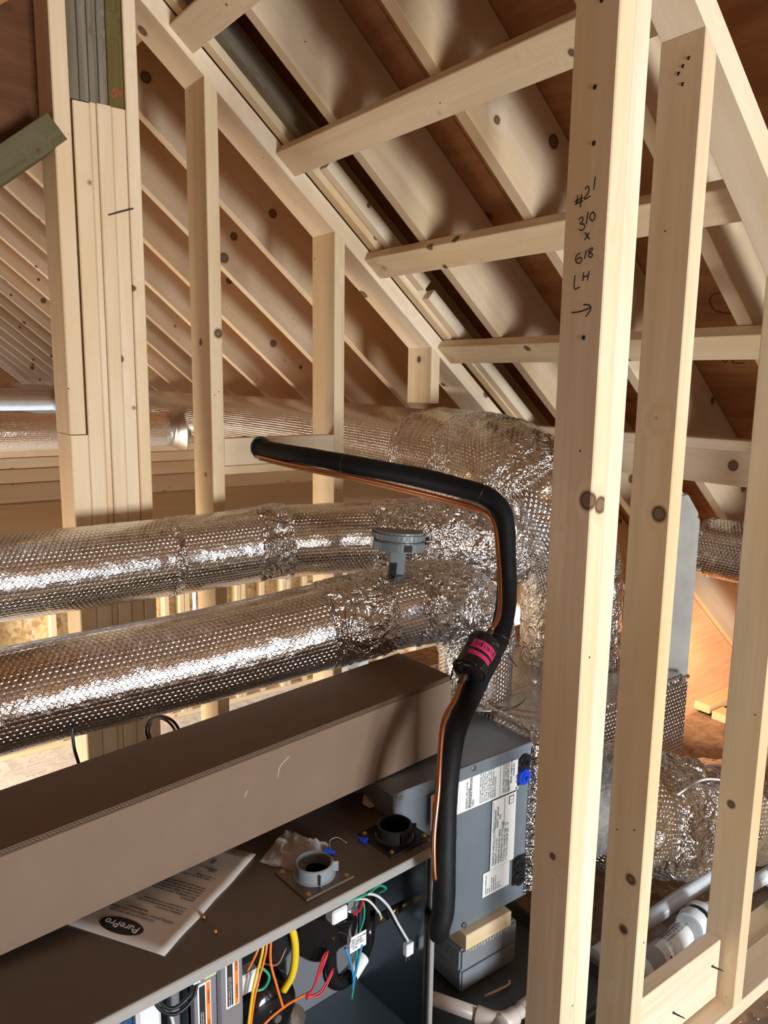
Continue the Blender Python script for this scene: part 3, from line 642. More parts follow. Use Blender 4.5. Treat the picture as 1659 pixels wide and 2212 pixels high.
# collars
def collar(cx_, cy_, mat, pm, nm):
    c = lbox('base_plate', (cx_-.058, cy_-.056, .0), (cx_+.058, cy_+.056, .005), pm, FU, .001)
    c['label'] = nm+' square flange plate'
    M0 = W[FU.name] @ Matrix.Translation((cx_, cy_, .005))
    lathe('vent_collar', [(.033, 0), (.033, .026), (.036, .028), (.0385, .026), (.039, .004), (.043, 0)], mat, FU, M0, 48)['label'] = nm+' round vent collar'
    lathe('collar_bore', [(0, .001), (.033, .001)], m_vest if mat is m_black else m_greyc, FU, M0, 32)
    for sx_ in (-1, 1):
        for sy_ in (-1, 1): lathe('screw', [(.0, .005), (.0035, .004), (.004, .0015), (.006, .0012), (.006, 0)], m_brass, FU, M0 @ Matrix.Translation((sx_*.047, sy_*.045, 0)), 10)
    for a in (250, 330): box('rib', (.012, .002, .022), mat, FU, M0 @ Matrix.Rotation(R(a), 4, 'Z') @ Matrix.Translation((.043, 0, .012)), .0005)
collar(-.048, .078, m_black, m_black, 'black'); collar(-.263, .078, m_greyc, m_cabtop, 'grey')
for x, y in ((-.493, .107), (-.495, .059), (.004, .160), (-.004, .075)): lathe('screw', [(.0, .004), (.003, .0035), (.004, .001), (.005, .0)], m_brass, FU, W[FU.name] @ Matrix.Translation((x, y, .001)), 10)
# divider with warning labels
lbox('divider_post', (-.500, .035, FB), (-.455, .050, -.024), m_vest, FU, .001)
lbox('divider_post', (-.545, .050, FB), (-.500, .065, -.060), m_vest, FU, .001)
def warn(x0, x1, z0, z1, y):
    g = lbox('warning_label', (x0, y-.0008, z0), (x1, y, z1), m_lab, FU, .0002)
    b = box('label_band', (.0075, .0006, z1-z0-.004), m_orange, g, W[FU.name] @ Matrix.Translation((x1-.0055, y-.0011, (z0+z1)/2)), 0)
    b2 = box('label_text_block', (.0115, .0006, z1-z0-.008), m_ink, g, W[FU.name] @ Matrix.Translation((x0+.0085, y-.0011, (z0+z1)/2)), 0)
    for f in (.12, .62):
        text('warning_text', 'WARNING', .006, m_ink, g, W[FU.name] @ frame((x1-.0033, y-.0016, z0+(z1-z0)*f), (0, 0, 1), (0, -1, 0)))
    text('fine_print', 'Improper installation can cause injury\nRead the instructions before service', .0040, m_lab, g, W[FU.name] @ frame((x0+.0070, y-.0016, z0+.004), (0, 0, 1), (0, -1, 0)), space=1.0)
warn(-.490, -.463, -.145, -.032, .035); warn(-.538, -.512, -.20, -.080, .050)
lbox('foam_pad', (-.535, .03, -.060), (-.508, .055, -.036), m_seal, FU, .003)
# burner side: inducer blower, motor, gas valve, pipes
Mf = W[FU.name]
lathe('inducer_housing', [(.0, .03), (.085, .03), (.098, .02), (.102, 0), (.102, -.05), (.095, -.06)], m_black, FU, Mf @ zaxis((-.345, .165, -.135), (0, -1, 0)), 56)
lathe('inducer_rim', [(.098, .012), (.106, .010), (.107, -.004), (.099, -.006)], m_black, FU, Mf @ zaxis((-.345, .165, -.135), (0, -1, 0)), 56)
lathe('motor_dome', [(.0, .050), (.010, .0505), (.012, .046), (.045, .042), (.060, .030), (.066, .012), (.066, -.03)], m_blackg, FU, Mf @ zaxis((-.372, .105, -.245), (0, -1, .05)), 56)
lathe('motor_hub', [(.0, .008), (.008, .008), (.010, .004), (.010, 0)], m_galv, FU, Mf @ zaxis((-.372, .054, -.2425), (0, -1, .05)), 16)
lbox('inducer_bracket', (-.40, .11, -.10), (-.30, .13, -.03), m_black, FU, .008)
lbox('inducer_base', (-.44, .16, FB+.01), (-.27, .22, -.02), m_black, FU, .01)
lbox('white_connector', (-.452, .045, -.150), (-.412, .075, -.108), m_white, FU, .004)
lsweep('drain_hose', resample(catmull([(-.35, .05, -.028), (-.336, .045, -.075), (-.332, .045, -.12), (-.336, .05, -.165), (-.350, .06, -.20)], 8), .006), .0075, WIRE['yellow'], FU, seg=14)
lathe('regulator_disc', [(.0, .012), (.044, .010), (.050, .003), (.050, -.006), (.0, -.01)], m_blackg, FU, Mf @ zaxis((-.250, .085, -.150), (-.75, -1, .15)), 40)
lbox('gas_valve', (-.232, .06, -.185), (-.185, .12, -.085), m_blackg, FU, .006)
lathe('valve_solenoid', [(.0, .040), (.027, .040), (.029, .036), (.029, 0)], m_blackg, FU, Mf @ zaxis((-.205, .085, -.140), (.55, -1, -.1)), 32)
g = lbox('rating_label', (-.192, .050, -.196), (-.148, .052, -.160), m_lab, FU, .0005)
text('fine_print', 'GAS CONTROL\n24V 60HZ\n0.5 PSI MAX\n  CSA', .0068, m_ink, g, Mf @ frame((-.189, .0495, -.170), (1, 0, 0), (0, -1, 0)), space=.95)
lbox('valve_switch', (-.236, .05, -.112), (-.196, .08, -.080), m_white, FU, .004)
lbox('pressure_switch', (-.240, .055, -.072), (-.200, .085, -.045), m_grey, FU, .004)
lbox('switch_tab', (-.232, .05, -.045), (-.212, .06, -.030), WIRE['red'], FU, .002)
for a, b in (((-.232, .056, -.160), (-.212, .075, -.140)), ((-.236, .060, -.185), (-.214, .078, -.164))): lbox('brass_fitting', a, b, m_brass, FU, .003)
lathe('port', [(.0, .004), (.016, .004), (.022, .012), (.024, 0)], m_blackg, FU, Mf @ zaxis((-.180, .075, -.058), (0, -1, .3)), 24)
lbox('igniter_bracket', (-.190, .07, -.115), (-.150, .09, -.080), m_vest, FU, .003)
lsweep('gas_pipe', resample(catmull([(-.222, .085, -.17), (-.222, .080, -.235), (-.215, .078, -.262), (-.190, .078, -.278), (-.150, .085, -.272), (-.105, .105, -.255), (-.085, .12, -.225), (-.082, .125, -.15), (-.082, .13, -.07)], 8), .006), .0165, m_blackg, FU, seg=24)
g = lsweep('pipe_label', resample([(-.168, .0775, -.2765), (-.125, .092, -.2645)], .006), .0172, m_lab, FU, seg=24, caps=False)
lathe('manifold_cap', [(.0, .016), (.016, .016), (.020, .010), (.020, -.01)], m_blackg, FU, Mf @ zaxis((-.085, .10, -.052), (0, -1, .2)), 24)
for z in (-.075, -.178):
    lbox('bracket', (-.092, .085, z-.026), (-.022, .092, z), m_black, FU, .002)
    for x in (-.074, -.036): lathe('nut', [(.0, .006), (.004, .006), (.005, .003), (.0075, .002), (.0075, 0)], m_brass, FU, Mf @ zaxis((x, .085, z-.013), (0, -1, 0)), 8)
lbox('burner_box', (-.160, .16, -.24), (-.10, .235, -.06), m_vest, FU, .004)
for i in range(3): lathe('burner', [(.0, .01), (.012, .014), (.018, .0), (.018, -.04)], m_galv, FU, Mf @ zaxis((-.128, .155, -.09-.045*i), (0, -1, 0)), 24)
lathe('end_capacitor', [(.0, .02), (.02, .018), (.024, .01), (.024, -.03)], m_galv, FU, Mf @ zaxis((-.31, .09, -.305), (.3, -1, .6)), 24)
def wire(c, pts, r=.0022): lsweep('wire', resample(catmull(pts, 8), .005), r, WIRE[c], FU, seg=8)
wire('green', [(-.255, .045, -0.058), (-.215, .035, -0.056), (-.160, .035, -0.064), (-.115, .05, -0.073), (-.086, .06, -0.098), (-.09, .08, -0.118)], .0026)
wire('green', [(-.250, .048, -0.062), (-.20, .038, -0.062), (-.165, .045, -0.078), (-.155, .05, -0.128), (-.168, .055, -0.178), (-.172, .055, -0.248), (-.180, .058, -0.313)], .0022)
wire('blue', [(-.205, .05, -.175), (-.196, .045, -.205), (-.186, .045, -.25), (-.180, .055, -.288), (-.175, .052, -.25), (-.160, .05, -.19)], .0028)
wire('white', [(-.215, .04, -0.058), (-.15, .035, -0.068), (-.105, .035, -0.113), (-.070, .035, -0.178), (-.040, .035, -0.233)], .0030)
wire('white', [(-.215, .045, -0.062), (-.16, .04, -0.078), (-.12, .045, -0.128), (-.10, .06, -0.158)], .0026)
wire('black', [(-.085, .06, -0.138), (-.065, .05, -0.188), (-.045, .04, -0.233)], .002)
for dz in (0, .006, .012): wire('red', [(-.300, .055, -.245+dz), (-.285, .05, -.222), (-.262, .05, -.19+dz*2), (-.245, .055, -.165)], .0019)
for dz in (0, .008): wire('red', [(-.300, .055, -.240), (-.270, .045, -.235-dz), (-.235, .05, -.205-dz)], .0019)
wire('red', [(-.262, .05, -0.050), (-.22, .04, -0.050), (-.17, .04, -0.068), (-.165, .05, -0.103), (-.178, .06, -0.118)], .003)
wire('red', [(-.325, .07, -.06), (-.30, .07, -.062), (-.285, .075, -.072)], .0022)
wire('orange', [(-.455, .04, -.285), (-.445, .03, -.24), (-.410, .03, -.215), (-.36, .035, -.21), (-.31, .045, -.222)], .0026)
wire('orange', [(-.395, .03, -.028), (-.398, .03, -.09), (-.385, .03, -.15), (-.368, .035, -.21)], .0026)
wire('orange', [(-.462, .03, -.31), (-.455, .02, -.24), (-.440, .02, -.14), (-.415, .02, -.06), (-.405, .03, -.025)], .0026)
wire('yellow', [(-.466, .03, -.31), (-.458, .02, -.22), (-.442, .02, -.12), (-.422, .02, -.055), (-.412, .03, -.025)], .0026)
wire('orange', [(-.447, .03, -.085), (-.435, .025, -.06), (-.415, .03, -.035)], .0024)
wire('green', [(-.415, .045, -.10), (-.395, .04, -.13), (-.405, .045, -.155), (-.43, .05, -.15)], .0028)
wire('brown', [(-.41, .05, -.10), (-.375, .045, -.12), (-.350, .05, -.10)], .0022)
g = lbox('plug', (-.052, .026, -.264), (-.030, .040, -.234), m_white, FU, .002)
for x in (-.047, -.038): box('pin', (.0025, .0025, .016), m_galv, g, Mf @ Matrix.Translation((x, .033, -.271)), .0004)
lathe('pressure_sensor', [(.0, .014), (.018, .012), (.022, .006), (.022, -.01)], m_black, FU, Mf @ zaxis((-.298, .08, -.06), (-.3, -1, 0)), 24)
for x, y, z in ((-.262, .234, -.26), (-.25, .234, -.35), (-.30, .15, -.25), (-.24, .234, -.20)): lathe('bolt', [(.0, .006), (.006, .006), (.007, .002), (.010, .002), (.010, 0)], m_galv, FU, Mf @ zaxis((x, y, z), (0, -1, 0)), 10)
# control side
g = lbox('circuit_board', (-.87, .075, -.26), (-.648, .079, -.038), m_pcb, FU, .0005)
rnd = random.Random(4)
for i in range(46):
    x = rnd.uniform(-.80, -.655); z = rnd.uniform(-.20, -.045); s = rnd.choice(((.006, .004), (.012, .004), (.004, .01), (.009, .009)))
    box('chip', (s[0], .004, s[1]), rnd.choice((m_white, m_lab, m_black, m_galv)), g, Mf @ Matrix.Translation((x, .073, z)), .0005)
for i in range(9): lathe('terminal', [(.0, .012), (.003, .012), (.0035, 0)], m_galv, g, Mf @ zaxis((-.76+.013*i, .074, -.062+.0015*i), (0, -1, 0)), 8)
text('display_digit', '8', .026, m_lab, g, Mf @ frame((-.672, .0740, -.128), (1, 0, 0), (0, -1, 0)), ext=.0006)
text('board_text', 'STATUS', .008, m_lab, g, Mf @ frame((-.79, .0740, -.14), (0, 0, 1), (0, -1, 0)), ext=.0004)
lbox('transformer', (-.645, .06, -.16), (-.600, .11, -.075), m_white, FU, .006)
lbox('relay_bracket', (-.648, .055, -.072), (-.605, .075, -.050), m_greyc, FU, .003)
lbox('mount_plate', (-.605, .09, -.072), (-.548, .095, -.020), m_vest, FU, .001)
lbox('rail', (-.565, .10, FB), (-.548, .12, -.03), m_vest, FU, .002)
wire('black', [(-.615, .05, -.028), (-.610, .045, -.065), (-.590, .04, -.088), (-.560, .04, -.082), (-.548, .04, -.055), (-.548, .045, -.025)], .0032)
wire('black', [(-.622, .05, -.028), (-.616, .04, -.070), (-.590, .035, -.096), (-.556, .035, -.088), (-.542, .04, -.055), (-.542, .045, -.025)], .0032)
wire('white', [(-.600, .06, -.10), (-.585, .055, -.12), (-.582, .055, -.18), (-.59, .06, -.24)], .003)
wire('yellow', [(-.765, .06, -.052), (-.73, .05, -.046), (-.695, .055, -.034)], .003)
lbox('cable_clip', (-.552, .035, -.062), (-.538, .045, -.055), m_white, FU, .001)
# ------------------------------------------------------------------ coil cabinet
CO = thing('coil_cabinet', 'grey evaporator coil cabinet with white warning labels, right of the open furnace', 'cabinet', (1.21, 1.285, .2))
XL = 1.0
box('cabinet', (1.468-XL, .50, .444), m_cab, CO, ((XL+1.468)/2, 1.285+.25, .422), .003)
box('top_lip', (1.470-XL, .004, .034), m_cab, CO, ((XL+1.468)/2, 1.2835, .628), .0015)
for x, z in ((1.249, .634), (1.02, .634), (1.235, .212), (1.46, .635)): lathe('bolt', [(.0, .005), (.0045, .005), (.005, .002), (.008, .0015), (.008, 0)], m_galv, CO, zaxis((x, 1.2815, z), (0, -1, 0)), 8)
def coilface(x, z, y=1.2838): return frame((x, y, z), (0, 0, 1), (0, -1, 0))
def coil_label(x0, x1, z0, z1, lines, size, space=1.0, y=1.2828, name='instruction_label'):
    g = box(name, (x1-x0, .0010, z1-z0), m_lab, CO, ((x0+x1)/2, y, (z0+z1)/2), .0002)
    for x, z, s in lines: text('label_text', s, size, m_ink, g, coilface(x, z, y-.0009), space=space)
    return g
g = coil_label(1.195, 1.412, .527, .630, [(1.232, .532, 'FEDERAL OR LOCAL\nREGULATIONS.\nFLAMMABLE REFRIGERANT\nUSED.'), (1.278, .532, 'AUXILIARY DEVICES WHICH\nMAY BE IGNITION SOURCES\nSHALL NOT BE INSTALLED\nIN THE DUCTWORK, OTHER\nTHAN AUXILIARY DEVICES\nLISTED FOR USE WITH THE\nSPECIFIC APPLIANCE. SEE\nINSTRUCTIONS.'), (1.358, .532, 'LEAK DETECTION SYSTEM\nINSTALLED. UNIT MUST BE\nPOWERED EXCEPT FOR\nSERVICE.')], .0079, .92)
text('label_text', 'READ OPERATORS\n        MANUAL', .0085, m_ink, g, coilface(1.386, .552, 1.2817)); text('label_text', 'R- 454B', .0125, m_ink, g, coilface(1.409, .529, 1.2817))
for x in (1.24, 1.344, 1.374): box('rule_line', (.0008, .0006, .098), m_ink, g, (x, 1.2819, .5785), 0)
g = coil_label(1.318, 1.404, .332, .524, [(1.331, .342, 'MINIMUM INSTALLATION\nHEIGHT, 6 m (9 ft)'), (1.351, .342, 'MINIMUM ROOM AREA\n(OPERATING OR STORAGE),\n* TOTAL CHARGE (kg) - m²\n* TOTAL CHARGE (lb) - ft²')], .0092, 1.0, 1.2812, 'refrigerant_label')
text('label_text', 'REFRIGERANT\nSAFETY GROUP\n         A2L', .0085, m_ink, g, coilface(1.333, .444, 1.2801))
for x in (1.323, 1.362): box('rule_line', (.0008, .0006, .085), m_ink, g, (x, 1.2803, .478), 0)
box('book_symbol', (.018, .0006, .022), m_ink, g, (1.386, 1.2803, .507), 0); box('book_page', (.014, .0008, .018), m_lab, g, (1.386, 1.2800, .507), 0)
text('label_text', 'i', .014, m_ink, g, coilface(1.391, .505, 1.2795))
g = coil_label(1.296, 1.392, .262, .330, [(1.308, .268, 'PRODUCT SPECIFICATION\nMODEL\nSERIAL\nFACTORY CHARGE\nDESIGN PRESSURE\nHIGH 450  LOW 250\nVOLTS 24\nHERTZ 60\nUL')], .0046, 1.5, 1.2826, 'rating_label')
g = box('warning_tag', (.034, .003, .088), m_lab, CO, Matrix.Translation((1.118, 1.270, .572)) @ Matrix.Rotation(R(12), 4, 'Z'), .0005)
box('tag_band', (.009, .001, .086), m_orange, g, Matrix.Translation((1.107, 1.2660, .572)) @ Matrix.Rotation(R(12), 4, 'Z'), 0)
text('label_text', 'WARNING', .0095, m_ink, g, frame((1.1105, 1.2655, .553), (0, 0, 1), (.2, -1, 0)))
text('label_text', 'RISK OF FIRE\nFLAMMABLE REFRIGERANT', .0072, m_ink, g, frame((1.1195, 1.2665, .535), (0, 0, 1), (.2, -1, 0)))
for zc, n2 in ((.600, m_black), (.556, m_blue), (.310, m_black), (.268, m_black)):
    lathe('port_grommet', [(.0, .012), (.012, .012), (.014, .008), (.020, .008), (.022, 0)], n2, CO, zaxis((1.428, 1.2835, zc), (0, -1, 0)), 24)
    lathe('port_plug', [(.0, .020), (.005, .020), (.006, .012)], n2, CO, zaxis((1.428, 1.2835, zc), (0, -1, 0)), 6)
for z0, z1 in ((.535, .618), (.25, .33)): box('port_plate', (.046, .004, z1-z0), m_black, CO, (1.428, 1.284, (z0+z1)/2), .0018)
box('spacer_strip', (.020, .002, .42), m_foilbox, CO, (1.462, 1.2825, .42), .0005, True)
# supports
fb = thing('foam_block', 'lower grey support block standing in the drain pan under the coil cabinet', 'block', (1.36, 1.33, .03), 'grey support blocks')
box('block', (.20, .22, .062), m_foam, fb, (1.322, 1.383, .061), .005, False, 2)
fb2 = thing('foam_block', 'upper grey support block directly under the wood scrap', 'block', (1.36, 1.33, .092), 'grey support blocks')
box('block', (.205, .225, .062), m_foam, fb2, (1.318, 1.383, .1235), .006, False, 2)
ws = thing('wood_shim', 'cut wooden block wedged between the grey blocks and the coil cabinet', 'wood scrap', (1.3, 1.30, .155))
board('scrap', (1.225, 1.305, .1775), (1.385, 1.305, .1775), (0, 1, 0), .085, .043, m_stud, ws)
for i in range(14): board('splinter', (1.24+.01*i, 1.2615, .158), (1.238+.01*i, 1.2605, .152-.002*(i % 3)), (1, 0, 0), .002, .001, m_plate, ws, bev=.0002)
cs = thing('wood_chip', 'thin curved wood chip lying in the drain pan beside the blocks', 'wood scrap', (1.33, 1.22, .022))
sweep('chip', catmull([(1.27, 1.235, .026), (1.30, 1.225, .032), (1.345, 1.225, .028), (1.36, 1.235, .026)], 5), .004, m_stud, cs, 6, aspect=.4)
# drain pan
DPn = thing('drain_pan', 'dark grey shallow plastic drain pan under the furnace and coil', 'drain pan', (.7, 1.5, 0))
x0, x1, y0, y1 = -.25, 1.56, 1.045, 2.06
box('pan_floor', (x1-x0, y1-y0, .012), m_pan, DPn, ((x0+x1)/2, (y0+y1)/2, .012), .003)
for a, b, c, d in ((x0, x1, y0-.012, y0), (x0, x1, y1, y1+.012), (x1, x1+.012, y0-.012, y1+.012), (x0-.012, x0, y0-.012, y1+.012)): box('pan_rim', (b-a, d-c, .055), m_pan, DPn, ((a+b)/2, (c+d)/2, .030), .004)
for x in (-.85, -.15): lbox('support_block', (x-.08, .2, -.562), (x+.08, .6, -.474), m_foam, FU, .004)
# ------------------------------------------------------------------ cardboard box
CB = thing('cardboard_box', 'long brown cardboard box lying across the furnace and coil cabinet', 'box')
def bx_(x): return 1.318+.030*x, .581+x*.0645
A0 = Vector((-.35, bx_(-.35)[0], bx_(-.35)[1])); A1 = Vector((1.245, 1.357, .581+1.245*.0645))
X = (A1-A0).normalized(); Yv = (Vector((0, 1, 0))-X*X.y).normalized(); Zv = X.cross(Yv); Lb = (A1-A0).length
Mb = Matrix((X, Yv, Zv)).transposed().to_4x4(); Mb.translation = A0; W[CB.name] = Mb; CB.matrix_basis = Mb
wB, hB, tB = .205, .178, .0065
lbox('front_wall', (0, 0, 0), (Lb, tB, hB), m_card, CB, .0012)
lbox('back_wall', (0, wB-tB, 0), (Lb, wB, hB), m_card, CB, .0012)
lbox('base', (0, tB, 0), (Lb, wB-tB, tB), m_card, CB, .0012)
lbox('end_flap', (Lb-tB, tB, tB), (Lb, wB-tB, hB-.001), m_card, CB, .001)
lbox('end_flap', (0, tB, tB), (tB, wB-tB, hB-.001), m_card, CB, .001)
lbox('lid', (-.002, .0015, hB+.0005), (Lb+.003, wB, hB+.0015), m_card, CB, .0004)
lbox('lid', (-.002, .0015, hB+.0095), (Lb+.003, wB, hB+.0106), m_card, CB, .0004)
lbox('liner', (-.001, .0012, hB+.0052), (Lb+.002, wB-.004, hB+.0058), m_cardlin, CB, .0002)
V = []; F = []
nfl = int(Lb/.0034)
for lay, zz in ((0, hB+.0015), (1, hB+.0058)):
    hgt = .0037
    for i in range(nfl):
        x = i*.0034; a = zz if i % 2 == lay else zz+hgt-.0004; b = zz+hgt-.0004 if i % 2 == lay else zz; k = len(V)
        V += [(x, .0016, a), (x+.0034, .0016, b), (x+.0034, wB-.01, b), (x, wB-.01, a), (x, .0016, a+.0005), (x+.0034, .0016, b+.0005), (x+.0034, wB-.01, b+.0005), (x, wB-.01, a+.0005)]
        F += [(k, k+1, k+5, k+4), (k+3, k+2, k+1, k), (k+4, k+5, k+6, k+7)]
o = mesh_obj('corrugation', V, F, m_cardlin, CB, Mb); o['kind'] = 'stuff'
lbox('flute_core', (.0, .004, hB+.0016), (Lb, wB-.008, hB+.0094), m_cardedge, CB, 0)
# scuffs
stroke_mesh('scuff', [[Mb @ Vector((x, -.0001, z)) for x, z in s] for s in ([(1.10, .115), (1.107, .135), (1.13, .150)], [(1.02, .10), (1.028, .112)])], .0012, plain('scuff_light', (.62, .52, .43), .9), CB, Mb.to_3x3() @ Vector((0, -1, 0)), .0004)
# ------------------------------------------------------------------ instruction sheet
PS = thing('instruction_sheet', 'printed instruction sheet tucked under the long box, with a black oval brand mark', 'paper', Mf @ Matrix.Translation((-.592, .06, .0012)) @ Matrix.Rotation(math.atan2(.475, .88), 4, 'Z'))
Mp = W[PS.name]; V = []; F = []; nx, ny = 14, 12
for j in range(ny+1):
    for i in range(nx+1):
        x = .31*i/nx; y = .235*j/ny; V.append((x, y, .0006+.0025*math.exp(-((y)/.03)**2)*math.sin(x*30)**2+(.004*max(0, x-.27)/.04 if y < .1 else 0)))
for j in range(ny):
    for i in range(nx): k = j*(nx+1)+i; F.append((k, k+1, k+nx+2, k+nx+1))
o = mesh_obj('sheet', V, F, m_paper, PS, Mp, True); so = o.modifiers.new('thick', 'SOLIDIFY'); so.thickness = .0003
lathe('brand_oval', [(.0, .0004), (.046, .0004), (.0465, 0)], m_ink, PS, Mp @ Matrix.Translation((.033, .118, .0014)) @ Matrix.Rotation(R(90), 4, 'Z') @ Matrix.Diagonal((1, .42, 1, 1)), 40)
text('brand_name', 'PurePro', .0225, m_lab, PS, Mp @ Matrix.Translation((.0405, .118, .0022)) @ Matrix.Rotation(R(90), 4, 'Z'), 'CENTER')
def ptxt(s, x, y, size, al='LEFT'): text('print', s, size, m_ink, PS, Mp @ Matrix.Translation((x, y, .0026)) @ Matrix.Rotation(R(90), 4, 'Z'), al, space=1.25)
ptxt('CONDENSATE NEUTRALIZER\nINSTALLATION, OPERATION AND MAINTENANCE\nPROPH40 KIT', .066, .12, .0075, 'CENTER')
ptxt('Installation Instructions\nNOTE: Check with your local authorities\nto be the proper or correct pH values', .100, .035, .0062)
ptxt('WARNING\n*Risk of damage to surfaces if this product\nDo not allow to freeze. Neutralizer must be\ninstalled after the trap and before the pump.\nKeep the tube level and full of media. Inspect\nthe media at each yearly service visit.', .140, .035, .0062)
ptxt('1.  Clean and dry the surfaces\n2.  Glue the fittings', .205, .035, .0058)
box('diagram_line', (.0008, .05, .0003), m_ink, PS, Mp @ Matrix.Translation((.235, .08, .0026)), 0)
box('diagram_part', (.012, .016, .0003), m_greyc, PS, Mp @ Matrix.Translation((.232, .055, .0026)), 0)
box('diagram_part', (.016, .010, .0003), m_greyc, PS, Mp @ Matrix.Translation((.258, .07, .0026)), 0)
# ------------------------------------------------------------------ loose bits on the furnace top
BG = thing('plastic_bag', 'crumpled clear plastic bag on the furnace top beside the long box', 'bag', Mf @ Matrix.Translation((-.252, .165, .001)))
V = []; F = []; n = 34
for lay in (0, 1):
    for j in range(n+1):
        for i in range(n+1):
            u, v = i/n, j/n; e = min(u, 1-u, v, 1-v)
            x = (u-.5)*.115+.010*noise.noise(Vector((u*5, v*5, 1))); y = (v-.5)*.105+.010*noise.noise(Vector((u*5, v*5, 7)))
            h = (.5+.5*noise.noise(Vector((u*4, v*4, 3))))*.034+abs(noise.noise(Vector((u*7, v*7, 5))))*.016
            V.append((x, y, .0015+min(1, e*6)*(h*(1 if lay else .12))))
for lay in (0, 1):
    b0 = lay*(n+1)**2
    for j in range(n):
        for i in range(n): k = b0+j*(n+1)+i; F.append((k, k+1, k+n+2, k+n+1))
mesh_obj('film', V, F, m_bag, BG, W[BG.name] @ Matrix.Rotation(R(25), 4, 'Z'), True)
def nut(x, y, ang, lab):
    t = thing('wire_connector', lab, 'wire connector', Mf @ Matrix.Translation((x, y, .006)), 'blue wire connectors')
    m = W[t.name] @ zaxis((0, 0, 0), (math.cos(R(ang)), math.sin(R(ang)), .02))
    lathe('cap', [(.0, -.011), (.004, -.011), (.0045, -.005), (.0058, .006), (.0062, .010), (.0052, .010), (.004, -.004), (.0, -.004)], m_blue, t, m, 18)
    for a in (0, 180): box('wing', (.0016, .004, .012), m_blue, t, m @ Matrix.Rotation(R(a), 4, 'Z') @ Matrix.Translation((.0055, 0, .003)), .0005)
nut(-.195, .118, 120, 'blue wire connector lying beside the grey vent collar'); nut(-.114, .108, -75, 'blue wire connector lying beside the black vent collar')
for i, pts in enumerate(([(-.188, .125, .001), (-.17, .150, .004), (-.15, .150, .004), (-.143, .125, .001)], [(-.215, .16, .002), (-.20, .172, .006), (-.185, .170, .001)])):
    t = thing('plastic_thread', ('long' if i == 0 else 'short')+' thin pale plastic thread lying '+('next to a blue connector' if i == 0 else 'at the edge of the clear bag'), 'thread', Mf @ Matrix.Translation(pts[0]))
    lsweep_pts = [Mf @ Vector(p) for p in catmull(pts, 6)]; sweep('thread', lsweep_pts, .0006, m_paper, t, 6)
t = thing('tape_scrap', 'torn scrap of foil tape and pale paper at the box edge near the black collar', 'tape', Mf @ Matrix.Translation((.0, .215, .004)))
V = [(-.02, -.018, 0), (.004, -.022, .002), (.022, -.004, .008), (.014, .016, .014), (-.006, .02, .012), (-.024, .004, .003)]
o = mesh_obj('scrap', V, [tuple(range(6))], m_paper, t, W[t.name]); o.modifiers.new('t', 'SOLIDIFY').thickness = .001
sweep('foil_twist', [W[t.name] @ Vector(p) for p in catmull([(0, .012, .012), (.012, .018, .026), (.02, .022, .034)], 6)], .006, m_tape, t, 16, amp=.005, nscale=90)
sweep('wire_end', [W[t.name] @ Vector(p) for p in catmull([(-.02, .035, .006), (.0, .02, .014), (.018, .0, .012), (.03, -.02, .004)], 6)], .0022, WIRE['black'], t, 8)
# ------------------------------------------------------------------ refrigerant lines
LS = thing('refrigerant_line', 'thick black foam-insulated refrigerant pipe coming out of the wall hole and dropping to the coil', 'pipe', (.97, 1.06, .44))
pts = [(1.170, 2.33, 1.352), (1.170, 2.21, 1.349), (1.176, 2.05, 1.344), (1.20, 1.94, 1.340), (1.263, 1.791, 1.325), (1.335, 1.632, 1.308), (1.386, 1.501, 1.288), (1.417, 1.436, 1.27), (1.430, 1.394, 1.226), (1.413, 1.361, 1.131), (1.382, 1.324, 1.024), (1.310, 1.280, .943), (1.19, 1.224, .882), (1.085, 1.172, .821), (1.025, 1.13, .734), (.988, 1.09, .615), (.975, 1.075, .504), (.968, 1.078, .455), (.985, 1.10, .425), (1.03, 1.17, .405), (1.08, 1.25, .405), (1.085, 1.281, .405)]
LP = resample(catmull(pts, 8), .008)
sweep('insulation', LP, lambda t: (.0265 if t < .35 else .0265-.0045*(t-.35)/.65)+.0005*math.sin(t*60), m_rub, LS, 40, amp=.0012, nscale=30)
for s_ in (.50, .93, 1.34):
    q = sub(LP, s_, s_+.004); sweep('cable_tie', q, .0275, m_black, LS, 32)
board('tie_tail', (1.31, 1.245, .925), (1.335, 1.235, .890), (1, 0, 0), .003, .001, m_black, LS, bev=.0002)
CL = thing('copper_line', 'thin bare copper pipe running under and beside the thick black line', 'pipe', (1.15, 1.2, .9))
def off(P, dx, dy, dz): return [p+Vector((dx, dy, dz)) for p in P]
cu = [(1.150, 2.26, 1.334), (1.156, 2.19, 1.324), (1.156, 2.03, 1.318), (1.175, 1.93, 1.312), (1.232, 1.785, 1.298), (1.305, 1.622, 1.276), (1.352, 1.494, 1.258), (1.378, 1.430, 1.243), (1.388, 1.385, 1.215), (1.375, 1.350, 1.130), (1.340, 1.305, 1.05), (1.300, 1.27, 1.010), (1.262, 1.255, .990)]
sweep('copper_pipe', resample(catmull(cu, 8), .006), .0058, m_cop, CL, 16)
sweep('copper_pipe', resample(catmull([(1.160, 1.222, .925), (1.125, 1.205, .905), (1.085, 1.180, .885), (1.040, 1.160, .862), (1.013, 1.14, .815), (.985, 1.112, .740), (.962, 1.095, .66), (.955, 1.085, .60), (.955, 1.08, .565)], 8), .006), .0058, m_cop, CL, 16)
for p, q in (((1.262, 1.2545, .990), (1.236, 1.246, .972)), ((1.165, 1.2235, .928), (1.125, 1.206, .906))): sweep('brazed_joint', [Vector(p), Vector(q)], .0078, plain('burnt_copper', (.18, .12, .10), .5, .9, bumpy=.4, bscale=200, var=.3), CL, 16)
